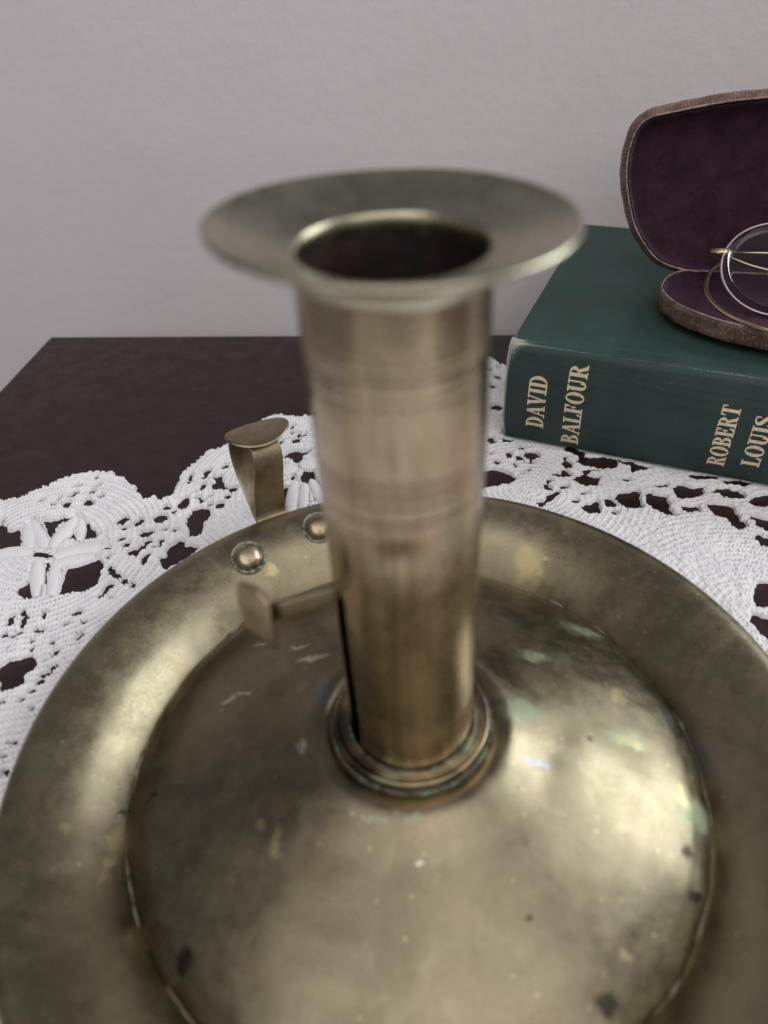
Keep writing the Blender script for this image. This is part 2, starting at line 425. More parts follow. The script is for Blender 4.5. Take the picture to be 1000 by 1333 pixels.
LACE_HOLES = [[(-1322,1882),(-1300,1892),(-1275,1909),(-1243,1914),(-1231,1874),(-1208,1829),(-1247,1829),(-1275,1824),(-1300,1823)],[(-1190,1953),(-1150,1953),(-1102,1969),(-1081,1971),(-1097,1952),(-1117,1930),(-1120,1883),(-1121,1859),(-1140,1904),(-1167,1939)],[(-1052,1845),(-1052,1896),(-1044,1887),(-1035,1848)],[(-1011,1892),(-1018,1937),(-999,1915),(-974,1877),(-951,1859),(-977,1850),(-1003,1841)],[(-1056,2023),(-1048,2066),(-1017,2032),(-1031,2021),(-1052,2019)],[(-989,1587),(-1013,1612),(-1014,1666),(-1019,1714),(-989,1712),(-958,1734),(-929,1745),(-904,1697),(-903,1646),(-907,1616),(-930,1605),(-957,1601),(-983,1593)],[(-1152,1630),(-1122,1655),(-1108,1627),(-1089,1599),(-1115,1591),(-1138,1616)],[(-1155,1798),(-1122,1792),(-1089,1782),(-1086,1770),(-1121,1781),(-1151,1787)],[(-1066,1779),(-1026,1772),(-992,1776),(-991,1762),(-1028,1761),(-1060,1768)],[(-1104,1750),(-1088,1738),(-1079,1695),(-1063,1649),(-1070,1643),(-1087,1696)],[(-1115,1314),(-1090,1315),(-1075,1335),(-1050,1349),(-1018,1355),(-985,1323),(-997,1305),(-1012,1288),(-1005,1254),(-1033,1251),(-1055,1243),(-1062,1251),(-1070,1279),(-1084,1288),(-1109,1298)],[(-982,1230),(-977,1239),(-964,1231),(-965,1221),(-977,1220)],[(-907,1416),(-893,1429),(-880,1423),(-899,1396)],[(-958,1353),(-953,1369),(-936,1371),(-941,1360),(-954,1353)],[(-1036,1522),(-1025,1524),(-1016,1487),(-1021,1487)],[(-672,1900),(-661,1960),(-636,1970),(-609,1967),(-595,1925),(-610,1886),(-611,1855),(-624,1825),(-650,1831),(-651,1866)],[(-730,1731),(-704,1736),(-705,1780),(-684,1793),(-631,1777),(-613,1757),(-645,1709),(-702,1672)],[(-379,2248),(-357,2266),(-323,2282),(-296,2274),(-256,2285),(-241,2284),(-292,2244),(-293,2215),(-319,2217),(-343,2235)],[(-371,2056),(-327,2060),(-335,2013),(-337,1958),(-339,1908),(-370,1903)],[(-252,2030),(-233,2024),(-215,1958),(-240,1982)],[(372,2089),(405,2090),(440,2068),(472,2033),(435,2005),(384,1989),(338,1985),(270,1974),(285,2098)],[(459,2300),(503,2270),(490,2245),(471,2253)],[(705,2096),(730,2131),(809,2132),(846,2105),(837,2063),(804,2053),(774,2065),(746,2082),(724,2084)],[(664,1995),(681,2020),(716,2030),(764,2007),(734,1962),(696,1970)],[(855,2108),(903,2094),(883,2063),(861,2079)],[(515,1891),(543,1901),(584,1947),(610,1945),(588,1917),(550,1884),(524,1858)],[(651,1853),(679,1863),(722,1887),(714,1839),(708,1816),(678,1819)],[(786,1885),(804,1912),(870,1923),(855,1858),(856,1833),(811,1838),(793,1848)],[(885,1888),(911,1910),(921,1893),(954,1877),(942,1833),(947,1781),(918,1792),(898,1821),(885,1855)],[(987,1920),(1020,1938),(1051,1922),(1091,1918),(1066,1878),(1040,1864),(999,1864),(991,1886)],[(979,1830),(1031,1824),(1027,1793),(990,1797)],[(1065,1981),(1084,1997),(1156,1976),(1155,1959),(1076,1962)],[(1111,1886),(1135,1909),(1177,1896),(1210,1876),(1194,1849),(1154,1853)],[(1176,1952),(1218,1944),(1258,1927),(1224,1909),(1177,1922)],[(1069,1825),(1096,1834),(1145,1805),(1143,1774),(1154,1712),(1117,1700),(1102,1747),(1075,1781)],[(1200,1820),(1248,1856),(1297,1855),(1323,1828),(1326,1780),(1269,1793),(1212,1807)],[(1170,1768),(1191,1758),(1229,1731),(1266,1679),(1242,1652),(1188,1694),(1188,1728)],[(1153,1653),(1171,1666),(1193,1650),(1231,1604),(1205,1572),(1158,1624)],[(1076,1459),(1109,1462),(1164,1435),(1125,1352),(1051,1370),(1038,1385)],[(1012,1335),(1030,1342),(1061,1306),(1098,1294),(1056,1204),(1028,1232),(1005,1274),(1000,1316)],[(891,2090),(915,2078),(955,2047),(915,2032),(883,2018)]]
LACE_EYELETS = [(-8.95,19.29,0.135,0.148),(-8.8,18.88,0.133,0.066),(-8.71,18.36,0.105,0.08),(-8.48,18.04,0.104,0.117),(-8.19,17.64,0.102,0.152),(-7.77,17.21,0.063,0.184),(-8.32,19.15,0.094,0.167),(-7.64,19.29,0.188,0.209),(-7.95,18.52,0.184,0.14),(-7.56,19.86,0.11,0.109),(-7.22,19.62,0.081,0.128),(-6.95,20.05,0.137,0.305),(-7.37,18.7,0.106,0.081),(-6.99,18.59,0.079,0.08),(-7.78,18.09,0.104,0.098),(-7.48,17.84,0.077,0.061),(-7.62,17.52,0.076,0.075),(-7.96,17.84,0.077,0.077),(-7.36,18.13,0.078,0.117),(-6.7,17.99,0.103,0.077),(-6.44,20.92,0.085,0.161),(-6.65,20.67,0.056,0.073),(-6.54,20.31,0.083,0.071),(-5.9,21.0,0.141,0.275),(-5.95,21.42,0.171,0.118),(-5.75,22.06,0.116,0.122),(-6.38,21.83,0.087,0.145),(-6.97,21.61,0.072,0.12),(-6.99,21.25,0.085,0.094),(-6.47,21.47,0.115,0.095),(-5.3,20.67,0.112,0.135),(-5.44,20.25,0.11,0.132),(-5.65,19.8,0.109,0.171),(-6.01,19.87,0.082,0.069),(-6.34,20.08,0.082,0.087),(-5.64,20.75,0.084,0.091),(-6.08,20.35,0.083,0.071),(-8.46,16.58,0.074,0.107),(-8.18,16.32,0.073,0.105),(-7.9,16.13,0.073,0.086),(-8.67,16.77,0.062,0.108),(-8.59,16.15,0.097,0.138),(-8.66,16.03,0.049,0.172),(-8.77,15.74,0.072,0.054),(-8.42,15.65,0.072,0.054),(-9.29,15.1,0.118,0.097),(-8.98,14.71,0.046,0.063),(-9.48,14.63,0.069,0.063),(-9.68,13.98,0.068,0.091),(-10.32,14.06,0.068,0.076),(-10.37,14.47,0.069,0.094),(-10.09,14.45,0.092,0.063),(-9.52,12.86,0.108,0.056),(-9.59,12.61,0.107,0.068),(-9.38,13.09,0.066,0.057),(-9.68,13.35,0.044,0.058),(-11.23,15.07,0.095,0.099),(-10.98,15.27,0.095,0.1),(-10.8,14.89,0.07,0.194),(-11.21,14.83,0.094,0.052),(-11.25,14.36,0.069,0.095),(-10.88,14.34,0.138,0.063),(-10.84,14.48,0.069,0.063),(-10.93,13.86,0.036,0.049),(-10.22,13.83,0.045,0.06),(-9.92,12.04,0.063,0.079),(-9.66,10.77,0.08,0.048),(-9.79,10.37,0.059,0.046),(-10.46,12.0,0.042,0.053),(-9.55,11.79,0.042,0.051),(-10.32,21.4,0.116,0.077),(-10.44,21.0,0.114,0.095),(-10.04,20.74,0.085,0.074),(-12.17,20.69,0.085,0.075),(-11.64,20.42,0.085,0.092),(-11.17,20.38,0.112,0.115),(-11.05,21.02,0.086,0.095),(-11.1,21.39,0.145,0.063),(-11.51,20.71,0.045,0.094),(-13.14,19.73,0.055,0.09),(-11.17,20.86,0.114,0.075),(-10.5,21.88,0.059,0.099),(-9.12,17.88,0.078,0.078),(-8.98,17.5,0.041,0.114),(-8.83,17.02,0.05,0.092),(-8.68,16.8,0.062,0.109),(-2.67,21.27,0.197,0.323),(-3.2,23.49,0.15,0.158),(-3.41,24.04,0.092,0.087),(-3.14,23.91,0.061,0.108),(-2.89,23.83,0.061,0.107),(-3.82,23.4,0.06,0.157),(-3.41,24.48,0.062,0.111),(-3.17,21.22,0.084,0.093),(-2.83,20.47,0.036,0.133),(5.2,27.38,0.097,0.195),(5.04,28.07,0.066,0.134),(5.36,28.17,0.053,0.108),(4.88,26.59,0.096,0.156),(4.78,24.96,0.183,0.23),(4.22,22.73,0.115,0.203),(5.52,21.6,0.222,0.216),(4.72,21.73,0.084,0.145),(5.02,21.5,0.083,0.143),(5.29,21.14,0.164,0.075),(4.89,20.49,0.081,0.09),(5.25,20.68,0.081,0.091),(5.27,22.11,0.225,0.079),(4.04,21.9,0.084,0.078),(4.17,21.31,0.083,0.075),(4.81,21.1,0.055,0.093),(6.69,20.95,0.122,0.187),(6.65,21.38,0.082,0.096),(7.01,21.83,0.167,0.196),(7.25,21.56,0.138,0.145),(6.49,20.55,0.067,0.114),(6.35,20.3,0.08,0.09),(6.57,20.32,0.053,0.09),(6.14,20.36,0.08,0.09),(5.86,20.03,0.079,0.071),(5.7,19.66,0.105,0.086),(5.68,19.83,0.053,0.087),(6.28,19.64,0.131,0.086),(7.58,18.67,0.126,0.205),(7.57,18.11,0.074,0.099),(6.46,18.86,0.102,0.083),(6.87,19.24,0.077,0.068),(8.43,19.82,0.104,0.089),(7.35,20.51,0.214,0.073),(9.52,19.4,0.18,0.07)]
LACE_PETALS = [(-12.18,19.43,-11.77,18.19,0.25),(-12.08,19.5,-11.23,18.18,0.24),(-11.0,18.16,-10.64,19.57,0.3),(-10.16,18.42,-10.4,19.47,0.18),(-10.75,17.69,-9.42,18.16,0.36),(-10.57,17.35,-9.47,17.58,0.31),(-10.63,17.47,-10.31,15.94,0.24),(-11.27,17.59,-10.8,15.92,0.23),(-12.85,17.95,-11.6,17.99,0.34),(-3.15,20.86,-3.18,18.98,0.24),(-2.78,20.73,-2.76,18.94,0.24),(-2.54,20.93,-1.96,19.36,0.22),(-2.95,21.86,-2.16,22.07,0.43),(-3.28,21.8,-3.66,21.46,0.39)]
TRAY = (0.31, 9.24)                                           # the candlestick's axis
BOOK_A = R(-25.3)
BD = np.array([math.cos(BOOK_A), math.sin(BOOK_A), 0]); BN = np.array([-math.sin(BOOK_A), math.cos(BOOK_A), 0])
BOOK_O = np.array([4.68, 22.87, 0.13])

def blur(A, sig):
    r = max(1, int(3 * sig)); kx = np.exp(-0.5 * (np.arange(-r, r + 1) / sig) ** 2); kx /= kx.sum()
    B = np.zeros_like(A)
    P_ = np.pad(A, ((r, r), (0, 0)), mode='edge')
    for i, c in enumerate(kx): B += c * P_[i:i + A.shape[0]]
    C = np.zeros_like(A); P_ = np.pad(B, ((0, 0), (r, r)), mode='edge')
    for i, c in enumerate(kx): C += c * P_[:, i:i + A.shape[1]]
    return C
def worley(x, y, seed, jit=0.8):
    xi = np.floor(x).astype(np.int64); yi = np.floor(y).astype(np.int64)
    best = np.full(x.shape, 9.0, np.float32)
    for dx in (-1, 0, 1):
        for dy in (-1, 0, 1):
            a, b = xi + dx, yi + dy
            k = (a * 374761393 + b * 668265263 + seed * 974634777) & 0xffffffff
            k = ((k ^ (k >> 13)) * 1274126177) & 0xffffffff; k = k ^ (k >> 16)
            px = a + 0.5 + ((k & 0xff) / 255.0 - 0.5) * jit; py = b + 0.5 + (((k >> 8) & 0xff) / 255.0 - 0.5) * jit
            best = np.minimum(best, np.hypot(x - px, y - py))
    return best
def poly_mask(X, Y, poly):
    inside = np.zeros(X.shape, bool); n = len(poly)
    for i in range(n):
        x1, y1 = poly[i]; x2, y2 = poly[(i + 1) % n]
        if y1 == y2: continue
        c = (y1 > Y) != (y2 > Y)
        inside ^= c & (X < (x2 - x1) * (Y - y1) / (y2 - y1) + x1)
    return inside

def build_doily():
    res = 0.024
    xs = np.arange(-17.0, 20.0, res); ys = np.arange(3.0, 30.0, res)
    X, Y = np.meshgrid(xs, ys)
    X = X.astype(np.float32); Y = Y.astype(np.float32)
    # crocheted edges wander a little
    Xw = X + 0.11 * (vnoise(X * 5.5, Y * 5.5, 1) - 0.5) + 0.06 * (vnoise(X * 14, Y * 14, 2) - 0.5)
    Yw = Y + 0.11 * (vnoise(X * 5.5, Y * 5.5, 3) - 0.5) + 0.06 * (vnoise(X * 14, Y * 14, 4) - 0.5)
    edge = [(a / 100, b / 100) for a, b in LACE_EDGE]
    outline = edge + [(9.0, 29.2), (13.0, 28.2), (17.0, 25.5), (21.0, 22.0), (21, 1.0), (-19, 1.0), (-19, 18.5)]
    m = poly_mask(Xw, Yw, outline)
    def carve(poly):
        P_ = np.array(poly); x0, y0 = P_.min(0) - 0.2; x1, y1 = P_.max(0) + 0.2
        i0, i1 = np.searchsorted(ys, [y0, y1]); j0, j1 = np.searchsorted(xs, [x0, x1])
        if i1 <= i0 or j1 <= j0: return
        m[i0:i1, j0:j1] &= ~poly_mask(Xw[i0:i1, j0:j1], Yw[i0:i1, j0:j1], poly)
    # picots along the worked edge
    walk = np.array(edge[2:]); dd_ = np.r_[0, np.cumsum(np.linalg.norm(np.diff(walk, axis=0), axis=1))]
    for s_ in np.arange(0, dd_[-1], 0.27):
        px, py = np.interp(s_, dd_, walk[:, 0]), np.interp(s_, dd_, walk[:, 1])
        j0, i0 = int((px + 17.0) / res), int((py - 3.0) / res); k_ = 9
        if i0 < k_ or j0 < k_ or i0 + k_ >= len(ys) or j0 + k_ >= len(xs): continue
        sl = np.s_[i0 - k_:i0 + k_, j0 - k_:j0 + k_]
        m[sl] |= np.hypot(Xw[sl] - px, Yw[sl] - py) < 0.115
    for h in LACE_HOLES:
        q_ = np.array(h) / 100.0; c_ = q_.mean(0); rad_ = np.linalg.norm(q_ - c_, axis=1)[:, None]
        carve([tuple(t) for t in c_ + (q_ - c_) * (1 + 0.05 / np.maximum(rad_, 0.08))])
    def eyelet(cx, cy, rx, ry):
        carve([(cx + rx * math.cos(t), cy + ry * math.sin(t)) for t in np.linspace(0, 2 * math.pi, 9)[:-1]])
    for e in LACE_EYELETS: eyelet(e[0], e[1], e[2] * 1.35 + 0.03, e[3] * 1.3 + 0.03)
    r_ = random.Random(5)
    # the same openwork goes on past the picture's edges
    for i in range(150):
        side = r_.random() < 0.5
        cx = r_.uniform(-16.8, -13.1) if side else r_.uniform(13.2, 18.5); cy = r_.uniform(5, 20) if side else r_.uniform(6, 18)
        big = r_.random() < 0.25
        eyelet(cx, cy, r_.uniform(0.25, 0.5) if big else r_.uniform(0.06, 0.14), r_.uniform(0.25, 0.45) if big else r_.uniform(0.06, 0.14))
    for i in range(40):
        eyelet(r_.uniform(-12.6, -9.4), r_.uniform(5.0, 10.0), r_.uniform(0.06, 0.2), r_.uniform(0.06, 0.2))
    # stitch texture follows the rounds worked about each motif
    cents = [(-11.21, 17.95), (-2.79, 20.29), (5.05, 19.51), (10.2, 13.4)]
    d2 = np.stack([(X - a) ** 2 + (Y - b) ** 2 for a, b in cents]); which = d2.argmin(0)
    cx = np.array([c[0] for c in cents], np.float32)[which]; cy = np.array([c[1] for c in cents], np.float32)[which]
    rr = np.sqrt((X - cx) ** 2 + (Y - cy) ** 2); th = np.arctan2(Y - cy, X - cx)
    # rows of posts, each row closed by a chain of knots
    row = 0.205
    u = rr / row + 0.35 * (vnoise(X * 1.7, Y * 1.7, 9) - 0.5) + 0.16 * (vnoise(X * 6, Y * 6, 10) - 0.5)
    k = np.floor(u); fu = u - k
    cnt = np.maximum(np.round(2 * np.pi * (k + 0.5) * row / 0.118), 6)
    v = th / (2 * np.pi) * cnt + 0.37 * k + 0.30 * (vnoise(X * 5, Y * 5, 12) - 0.5)
    lean = np.where(np.mod(k, 2) > 0.5, 0.42, -0.42)
    fv = np.mod(v + lean * (fu - 0.5), 1.0)
    hsh = vnoise(np.floor(v) * 7.3 + k * 3.1, k * 5.7 + 0.5, 14)
    post = np.sqrt(np.clip(1 - (2.05 * (fv - 0.5)) ** 2, 0, 1)) * (0.72 + 0.4 * hsh) * np.clip((1.04 - fu) / 0.12, 0, 1)
    fk = np.mod(v + 0.5, 1.0)
    chain = np.sqrt(np.clip(1 - ((fu - 0.17) / 0.22) ** 2, 0, 1)) * (0.66 + 0.34 * np.sqrt(np.clip(1 - (2 * (fk - 0.5)) ** 2, 0, 1)))
    bump = np.maximum(post * 0.9, chain)
    knob = np.clip(1.0 - worley(X / 0.21 + Y * 0.9, Y / 0.21 - X * 0.6, 21) / 0.72, 0, 1)
    right = np.clip((X - 5.5) / 2.0, 0, 1)
    st = bump * (1 - 0.45 * right) + 0.5 * knob * right
    # openings between the posts where the work is looser
    gate = vnoise(X * 0.9 + 7, Y * 0.9, 33)
    open_ = np.clip((gate - 0.34) * 3.0, 0, 1)
    pin = np.clip(1 - np.hypot((np.minimum(fv, 1 - fv)) / 0.34, (fu - 0.66) / 0.30), 0, 1) * open_ * (vnoise(np.floor(v + 0.5) * 3.7, k * 9.1, 35) > 0.45)
    Fm = blur(m.astype(np.float32), 1.5)
    wide = blur(m.astype(np.float32), 5.0)
    Fm = Fm + 0.34 * (st - 0.62) - 1.15 * pin * (1 - 0.55 * right)
    # petals: long raised pads
    low = np.ones_like(X)
    for ax_, ay_, bx_, by_, hw in LACE_PETALS:
        L = math.hypot(bx_ - ax_, by_ - ay_); ux, uy = (bx_ - ax_) / L, (by_ - ay_) / L
        s = (X - ax_) * ux + (Y - ay_) * uy; t = -(X - ax_) * uy + (Y - ay_) * ux
        over = np.clip(np.maximum(-s, s - L), 0, None)
        low = np.where(np.hypot(t, over) < hw * 0.95, 0.35, low)
    on = np.clip((Fm - 0.5) / 0.42, 0, 1)
    h = 0.075 * np.sqrt(1 - (1 - on) ** 2) + 0.05 * np.clip(wide, 0, 1) * on
    h += (0.10 * st + 0.04 * (vnoise(X * 3, Y * 3, 51) - 0.5)) * on
    h = h * low
    h = np.maximum(h, 0.012)
    # what lies under the candlestick and the book stays plain
    seen = np.hypot(X - TRAY[0], Y - TRAY[1]) > 7.9
    bx = (X - BOOK_O[0]) * BD[0] + (Y - BOOK_O[1]) * BD[1]; by = (X - BOOK_O[0]) * BN[0] + (Y - BOOK_O[1]) * BN[1]
    under = (bx > 0.5) & (by > 0.6)
    h = np.where((bx > -0.15) & (by > -0.2), np.minimum(h, 0.12), h)
    ok = Fm > 0.5
    g1 = seen & ~under
    cell = (ok[:-1, :-1] | ok[1:, :-1] | ok[:-1, 1:] | ok[1:, 1:]) & g1[:-1, :-1]
    gy, gx = np.gradient(Fm, res)
    gg = gx * gx + gy * gy + 1e-6
    dl = np.where(ok, 0, np.clip((0.5 - Fm), 0, None))
    mv = np.clip(dl / np.sqrt(gg), 0, res * 0.95)
    Xo = X + np.where(ok, 0, mv * gx / np.sqrt(gg)); Yo = Y + np.where(ok, 0, mv * gy / np.sqrt(gg))
    Zo = np.where(ok, h, 0.012)
    ii, jj = np.nonzero(cell); nx = X.shape[1]
    q = np.stack([ii * nx + jj, ii * nx + jj + 1, (ii + 1) * nx + jj + 1, (ii + 1) * nx + jj], 1)
    u, inv = np.unique(q.ravel(), return_inverse=True)
    V_ = np.stack([Xo.ravel()[u], Yo.ravel()[u], Zo.ravel()[u]], 1)
    root = thing('lace_doily', 'white crocheted cotton lace doily with scalloped edge and flower motifs', 'doily', (0, 12, 0))
    mesh_obj('openwork', V_, inv.reshape(-1, 4), MAT_COTTON, root)['kind'] = 'stuff'
    # the flower petals: long pads worked over with close stitches
    for n_, (ax_, ay_, bx_, by_, hw) in enumerate(LACE_PETALS):
        L = math.hypot(bx_ - ax_, by_ - ay_); ux, uy = (bx_ - ax_) / L, (by_ - ay_) / L
        ns_, nt_ = 64, 15; PV = []
        for i in range(ns_):
            q = i / (ns_ - 1); s = -0.06 + q * (L + 0.12)
            wdt = hw * (0.30 + 0.70 * math.sin(math.pi * min(max(q, 0.0), 1.0)) ** 0.6) * min(1.0, (q + 0.02) / 0.06, (1.02 - q) / 0.06)
            wdt *= 1 + 0.06 * mnoise.noise(Vector((q * 5, n_ * 3.0, 0)))
            for jt in range(nt_):
                c = -1 + 2 * jt / (nt_ - 1)
                ridge = 0.014 * math.sin(2 * math.pi * (s / 0.088) + 1.1 * abs(c) + 0.8 * mnoise.noise(Vector((s * 6, c * 2, n_))))
                z = 0.015 + (0.085 + 0.05 * hw / 0.3 + 0.5 * ridge) * math.sqrt(max(0.0, 1 - c * c)) * (0.55 + 0.45 * math.sin(math.pi * q) ** 0.5) + (0.045 if abs(c) < 0.99 else 0.0)
                tt = c * (wdt + ridge * 0.9)
                PV.append((ax_ + ux * s - uy * tt, ay_ + uy * s + ux * tt, z))
        PF = [(i * nt_ + k_, (i + 1) * nt_ + k_, (i + 1) * nt_ + k_ + 1, i * nt_ + k_ + 1) for i in range(ns_ - 1) for k_ in range(nt_ - 1)]
        mesh_obj('petal', PV, PF, MAT_COTTON, root)
    # plain middle, hidden by what stands on it
    cs, cf = lathe([(0.05, 0.03), (4.0, 0.03), (8.0, 0.03)], 48, TRAY)
    mesh_obj('plain_middle', cs, cf, MAT_COTTON, root)
    # the near half of the doily, towards the front of the table
    gx_, gy_ = np.meshgrid(np.linspace(-17, 18.5, 120), np.linspace(-13.5, 3.05, 60))
    gz_ = 0.075 + 0.03 * vnoise(gx_ * 2.2, gy_ * 2.2, 61)
    n1 = 120; ii, jj = np.meshgrid(np.arange(59), np.arange(119), indexing='ij')
    a_ = (ii * n1 + jj).ravel(); fq = np.stack([a_, a_ + 1, a_ + n1 + 1, a_ + n1], 1)
    mesh_obj('near_half', np.stack([gx_.ravel(), gy_.ravel(), gz_.ravel()], 1), fq, MAT_COTTON, root)
build_doily()

# ------------------------------------------------------------------ the brass chamber candlestick
DOME_SPOTS = [('g',2.38,0.18,0.46,0.39),('g',5.92,-1.71,0.42,0.43),('g',4.77,3.34,0.52,0.30),('g',4.77,-0.20,0.44,0.25),('g',-0.16,-2.25,0.16,0.08),('g',-0.80,-2.18,0.17,0.08),
 ('y',4.91,0.95,0.16,0.33),('y',4.89,-0.24,0.30,0.17),('y',-2.85,-2.25,0.13,0.26),('y',-3.16,-1.82,0.12,0.14),('y',3.57,-4.40,0.12,0.10),('y',5.75,-1.40,0.17,0.35),
 ('w',-2.35,-0.44,0.10,0.10),('w',-0.10,-2.95,0.06,0.05),('w',-4.26,1.41,0.21,0.08),('w',-3.92,1.52,0.17,0.07),('w',-2.21,2.15,0.37,0.09),
 ('d',3.88,-0.37,0.08,0.09),('d',5.35,-3.30,0.11,0.09),('d',3.08,-5.10,0.20,0.14),('d',-4.62,-3.92,0.26,0.22),('d',5.45,-2.49,0.14,0.14),('b',2.56,-1.11,0.37,0.13),('y',6.15,-2.9,0.12,0.7),('b',6.1,0.6,0.14,0.5),('w',-3.5,3.2,0.30,0.06),('w',-2.6,2.75,0.25,0.05),('d',-5.9,-0.6,0.10,0.12),('d',1.9,-3.9,0.06,0.06),('g',3.1,1.9,0.35,0.2),('b',-1.95,0.9,0.18,0.4)]
RIM_SPOTS = [('y',3.80,5.93,0.43,0.52),('y',4.33,5.92,0.09,0.09),('y',-7.43,-1.45,0.12,0.11),('y',-7.95,0.85,0.07,0.08),('y',-3.74,6.21,0.19,0.17),('y',4.08,5.62,0.09,0.08),
 ('b',6.60,-0.23,0.12,0.63),('y',-6.5,-1.6,0.12,0.9),('y',-5.6,-3.4,0.25,0.5),('d',-6.65,-0.75,0.06,0.08)]
BR_RIM = brass('aged_brass_rim', (0.34, 0.30, 0.195), (0.235, 0.203, 0.13), (0.30, 0.42), RIM_SPOTS, 0.75)
BR_DOME = brass('aged_brass_dome', (0.265, 0.232, 0.15), (0.178, 0.152, 0.10), (0.29, 0.41), DOME_SPOTS, 0.45)
BR_TUBE = brass('aged_brass_tube', (0.54, 0.435, 0.285), (0.41, 0.32, 0.205), (0.22, 0.33), (), 0.2, streak=0.6)
BR_PAN = brass('dull_brass_pan', (0.53, 0.505, 0.385), (0.39, 0.36, 0.265), (0.24, 0.36), (), 0.15)
BR_SMALL = brass('brown_brass_fittings', (0.44, 0.37, 0.25), (0.25, 0.20, 0.13), (0.34, 0.50), (), 0.6)
BR_COLLAR = brass('collar_brass', (0.45, 0.38, 0.24), (0.20, 0.17, 0.11), (0.30, 0.48), [('g', 0.95, -0.85, 0.35, 0.2), ('g', -0.55, -1.45, 0.25, 0.14), ('d', -1.1, -1.2, 0.4, 0.3), ('b', 1.72, 0.1, 0.1, 0.25), ('d', -1.5, -0.2, 0.3, 0.6)], 0.5)

stick = thing('chamber_candlestick', 'aged brass chamber candlestick with wide saucer base, tall tube and flared drip pan', 'candlestick', (TRAY[0], TRAY[1], 0.1))

def dent(x, y, z, r, a):
    p = Vector((x * 0.32, y * 0.32, 3.1))
    d = 0.040 * mnoise.noise(p) + 0.015 * mnoise.noise(Vector((x * 0.85, y * 0.85, 9.7)))
    return 0.0, d * min(1.0, max(0.15, (9.05 - r) / 0.6))
def dent_dome(x, y, z, r, a):
    d = dent(x, y, z, r, a)[1] * min(1.0, max(0.0, (r - 2.0) / 1.2))
    for cx, cy, s, depth in ((2.75, -1.0, 0.34, -0.02), (3.9, -0.75, 0.8, 0.05), (3.3, -0.3, 0.35, -0.02), (-3.0, 1.0, 0.55, -0.06), (1.5, -2.9, 0.9, 0.03), (4.7, -1.2, 0.4, 0.035), (-4.1, -1.0, 0.6, 0.03)):
        d += depth * math.exp(-((x - cx) ** 2 + (y - cy) ** 2) / (s * s))
    e = 0.05 * mnoise.noise(Vector((math.cos(a) * 9, math.sin(a) * 9, 2.0))) * max(0.0, (r - 5.9) / 0.6)
    return e, d
def dense(profile, n):
    return [tuple(p) for p in spline(profile, n)]
RIM = [(6.30, 0.16), (6.42, 0.24), (6.52, 0.34), (6.66, 0.50), (6.85, 0.70), (7.1, 0.92), (7.4, 1.14), (7.8, 1.36), (8.2, 1.52), (8.5, 1.59), (8.75, 1.58), (8.92, 1.49), (9.0, 1.36), (8.99, 1.24), (8.92, 1.18), (8.84, 1.22), (8.6, 1.42), (8.2, 1.36), (7.8, 1.2), (7.4, 0.98), (7.1, 0.76), (6.85, 0.52), (6.6, 0.25), (6.4, 0.10), (6.2, 0.10)]
V, F = lathe(dense(RIM, 90), 300, TRAY, dent)
mesh_obj('saucer', V, F, BR_RIM, stick)
DOME = [(6.53, 0.30), (6.50, 0.40), (6.40, 0.49), (6.2, 0.63), (6.0, 0.76), (5.5, 1.03), (5.0, 1.26), (4.5, 1.46), (4.0, 1.63), (3.5, 1.79), (3.0, 1.95), (2.65, 2.09), (2.45, 2.18), (2.28, 2.26), (2.15, 2.305), (2.04, 2.32), (1.92, 2.305), (1.83, 2.27), (1.76, 2.24), (1.66, 2.23)]
V, F = lathe(dense(DOME, 120), 300, TRAY, dent_dome)
mesh_obj('dome', V, F, BR_DOME, stick)
# pale dirt and old solder lodged in the crease between dome and rim
MAT_SEAM = m_simple('pale_solder_and_dirt', (0.06, 0.05, 0.035), (0.27, 0.235, 0.165), 2.2, 0.6, 0.5, 0.6, 0.0006)
def seam_warp(x, y, z, r, a):
    n = mnoise.noise(Vector((x * 0.9, y * 0.9, 0.0))) + 0.5 * mnoise.noise(Vector((x * 3.2, y * 3.2, 4.0)))
    return 0.05 * mnoise.noise(Vector((x * 2.1, y * 2.1, 8.0))), -0.10 + 0.085 * n
V, F = lathe(dense([(6.42, 0.36), (6.47, 0.43), (6.53, 0.46), (6.60, 0.46), (6.66, 0.44)], 9), 420, TRAY, seam_warp)
mesh_obj('solder_seam', V, F, MAT_SEAM, stick)
V, F = lathe([(0.02, 0.10), (3.0, 0.10), (6.35, 0.10), (6.35, 0.14), (3.0, 0.14), (0.02, 0.14)], 64, TRAY)
mesh_obj('underside', V, F, BR_SMALL, stick)
COLLAR = [(1.7, 2.19), (1.69, 2.33), (1.68, 2.425), (1.655, 2.475), (1.615, 2.485), (1.58, 2.46), (1.545, 2.43), (1.49, 2.42), (1.41, 2.425), (1.34, 2.445), (1.315, 2.49)]
V, F = lathe(dense(COLLAR, 40), 160, TRAY, lambda x, y, z, r, a: (0.012 * mnoise.noise(Vector((x * 1.5, y * 1.5, z))), 0.02 * mnoise.noise(Vector((x, y, 5)))))
mesh_obj('collar', V, F, BR_COLLAR, stick)

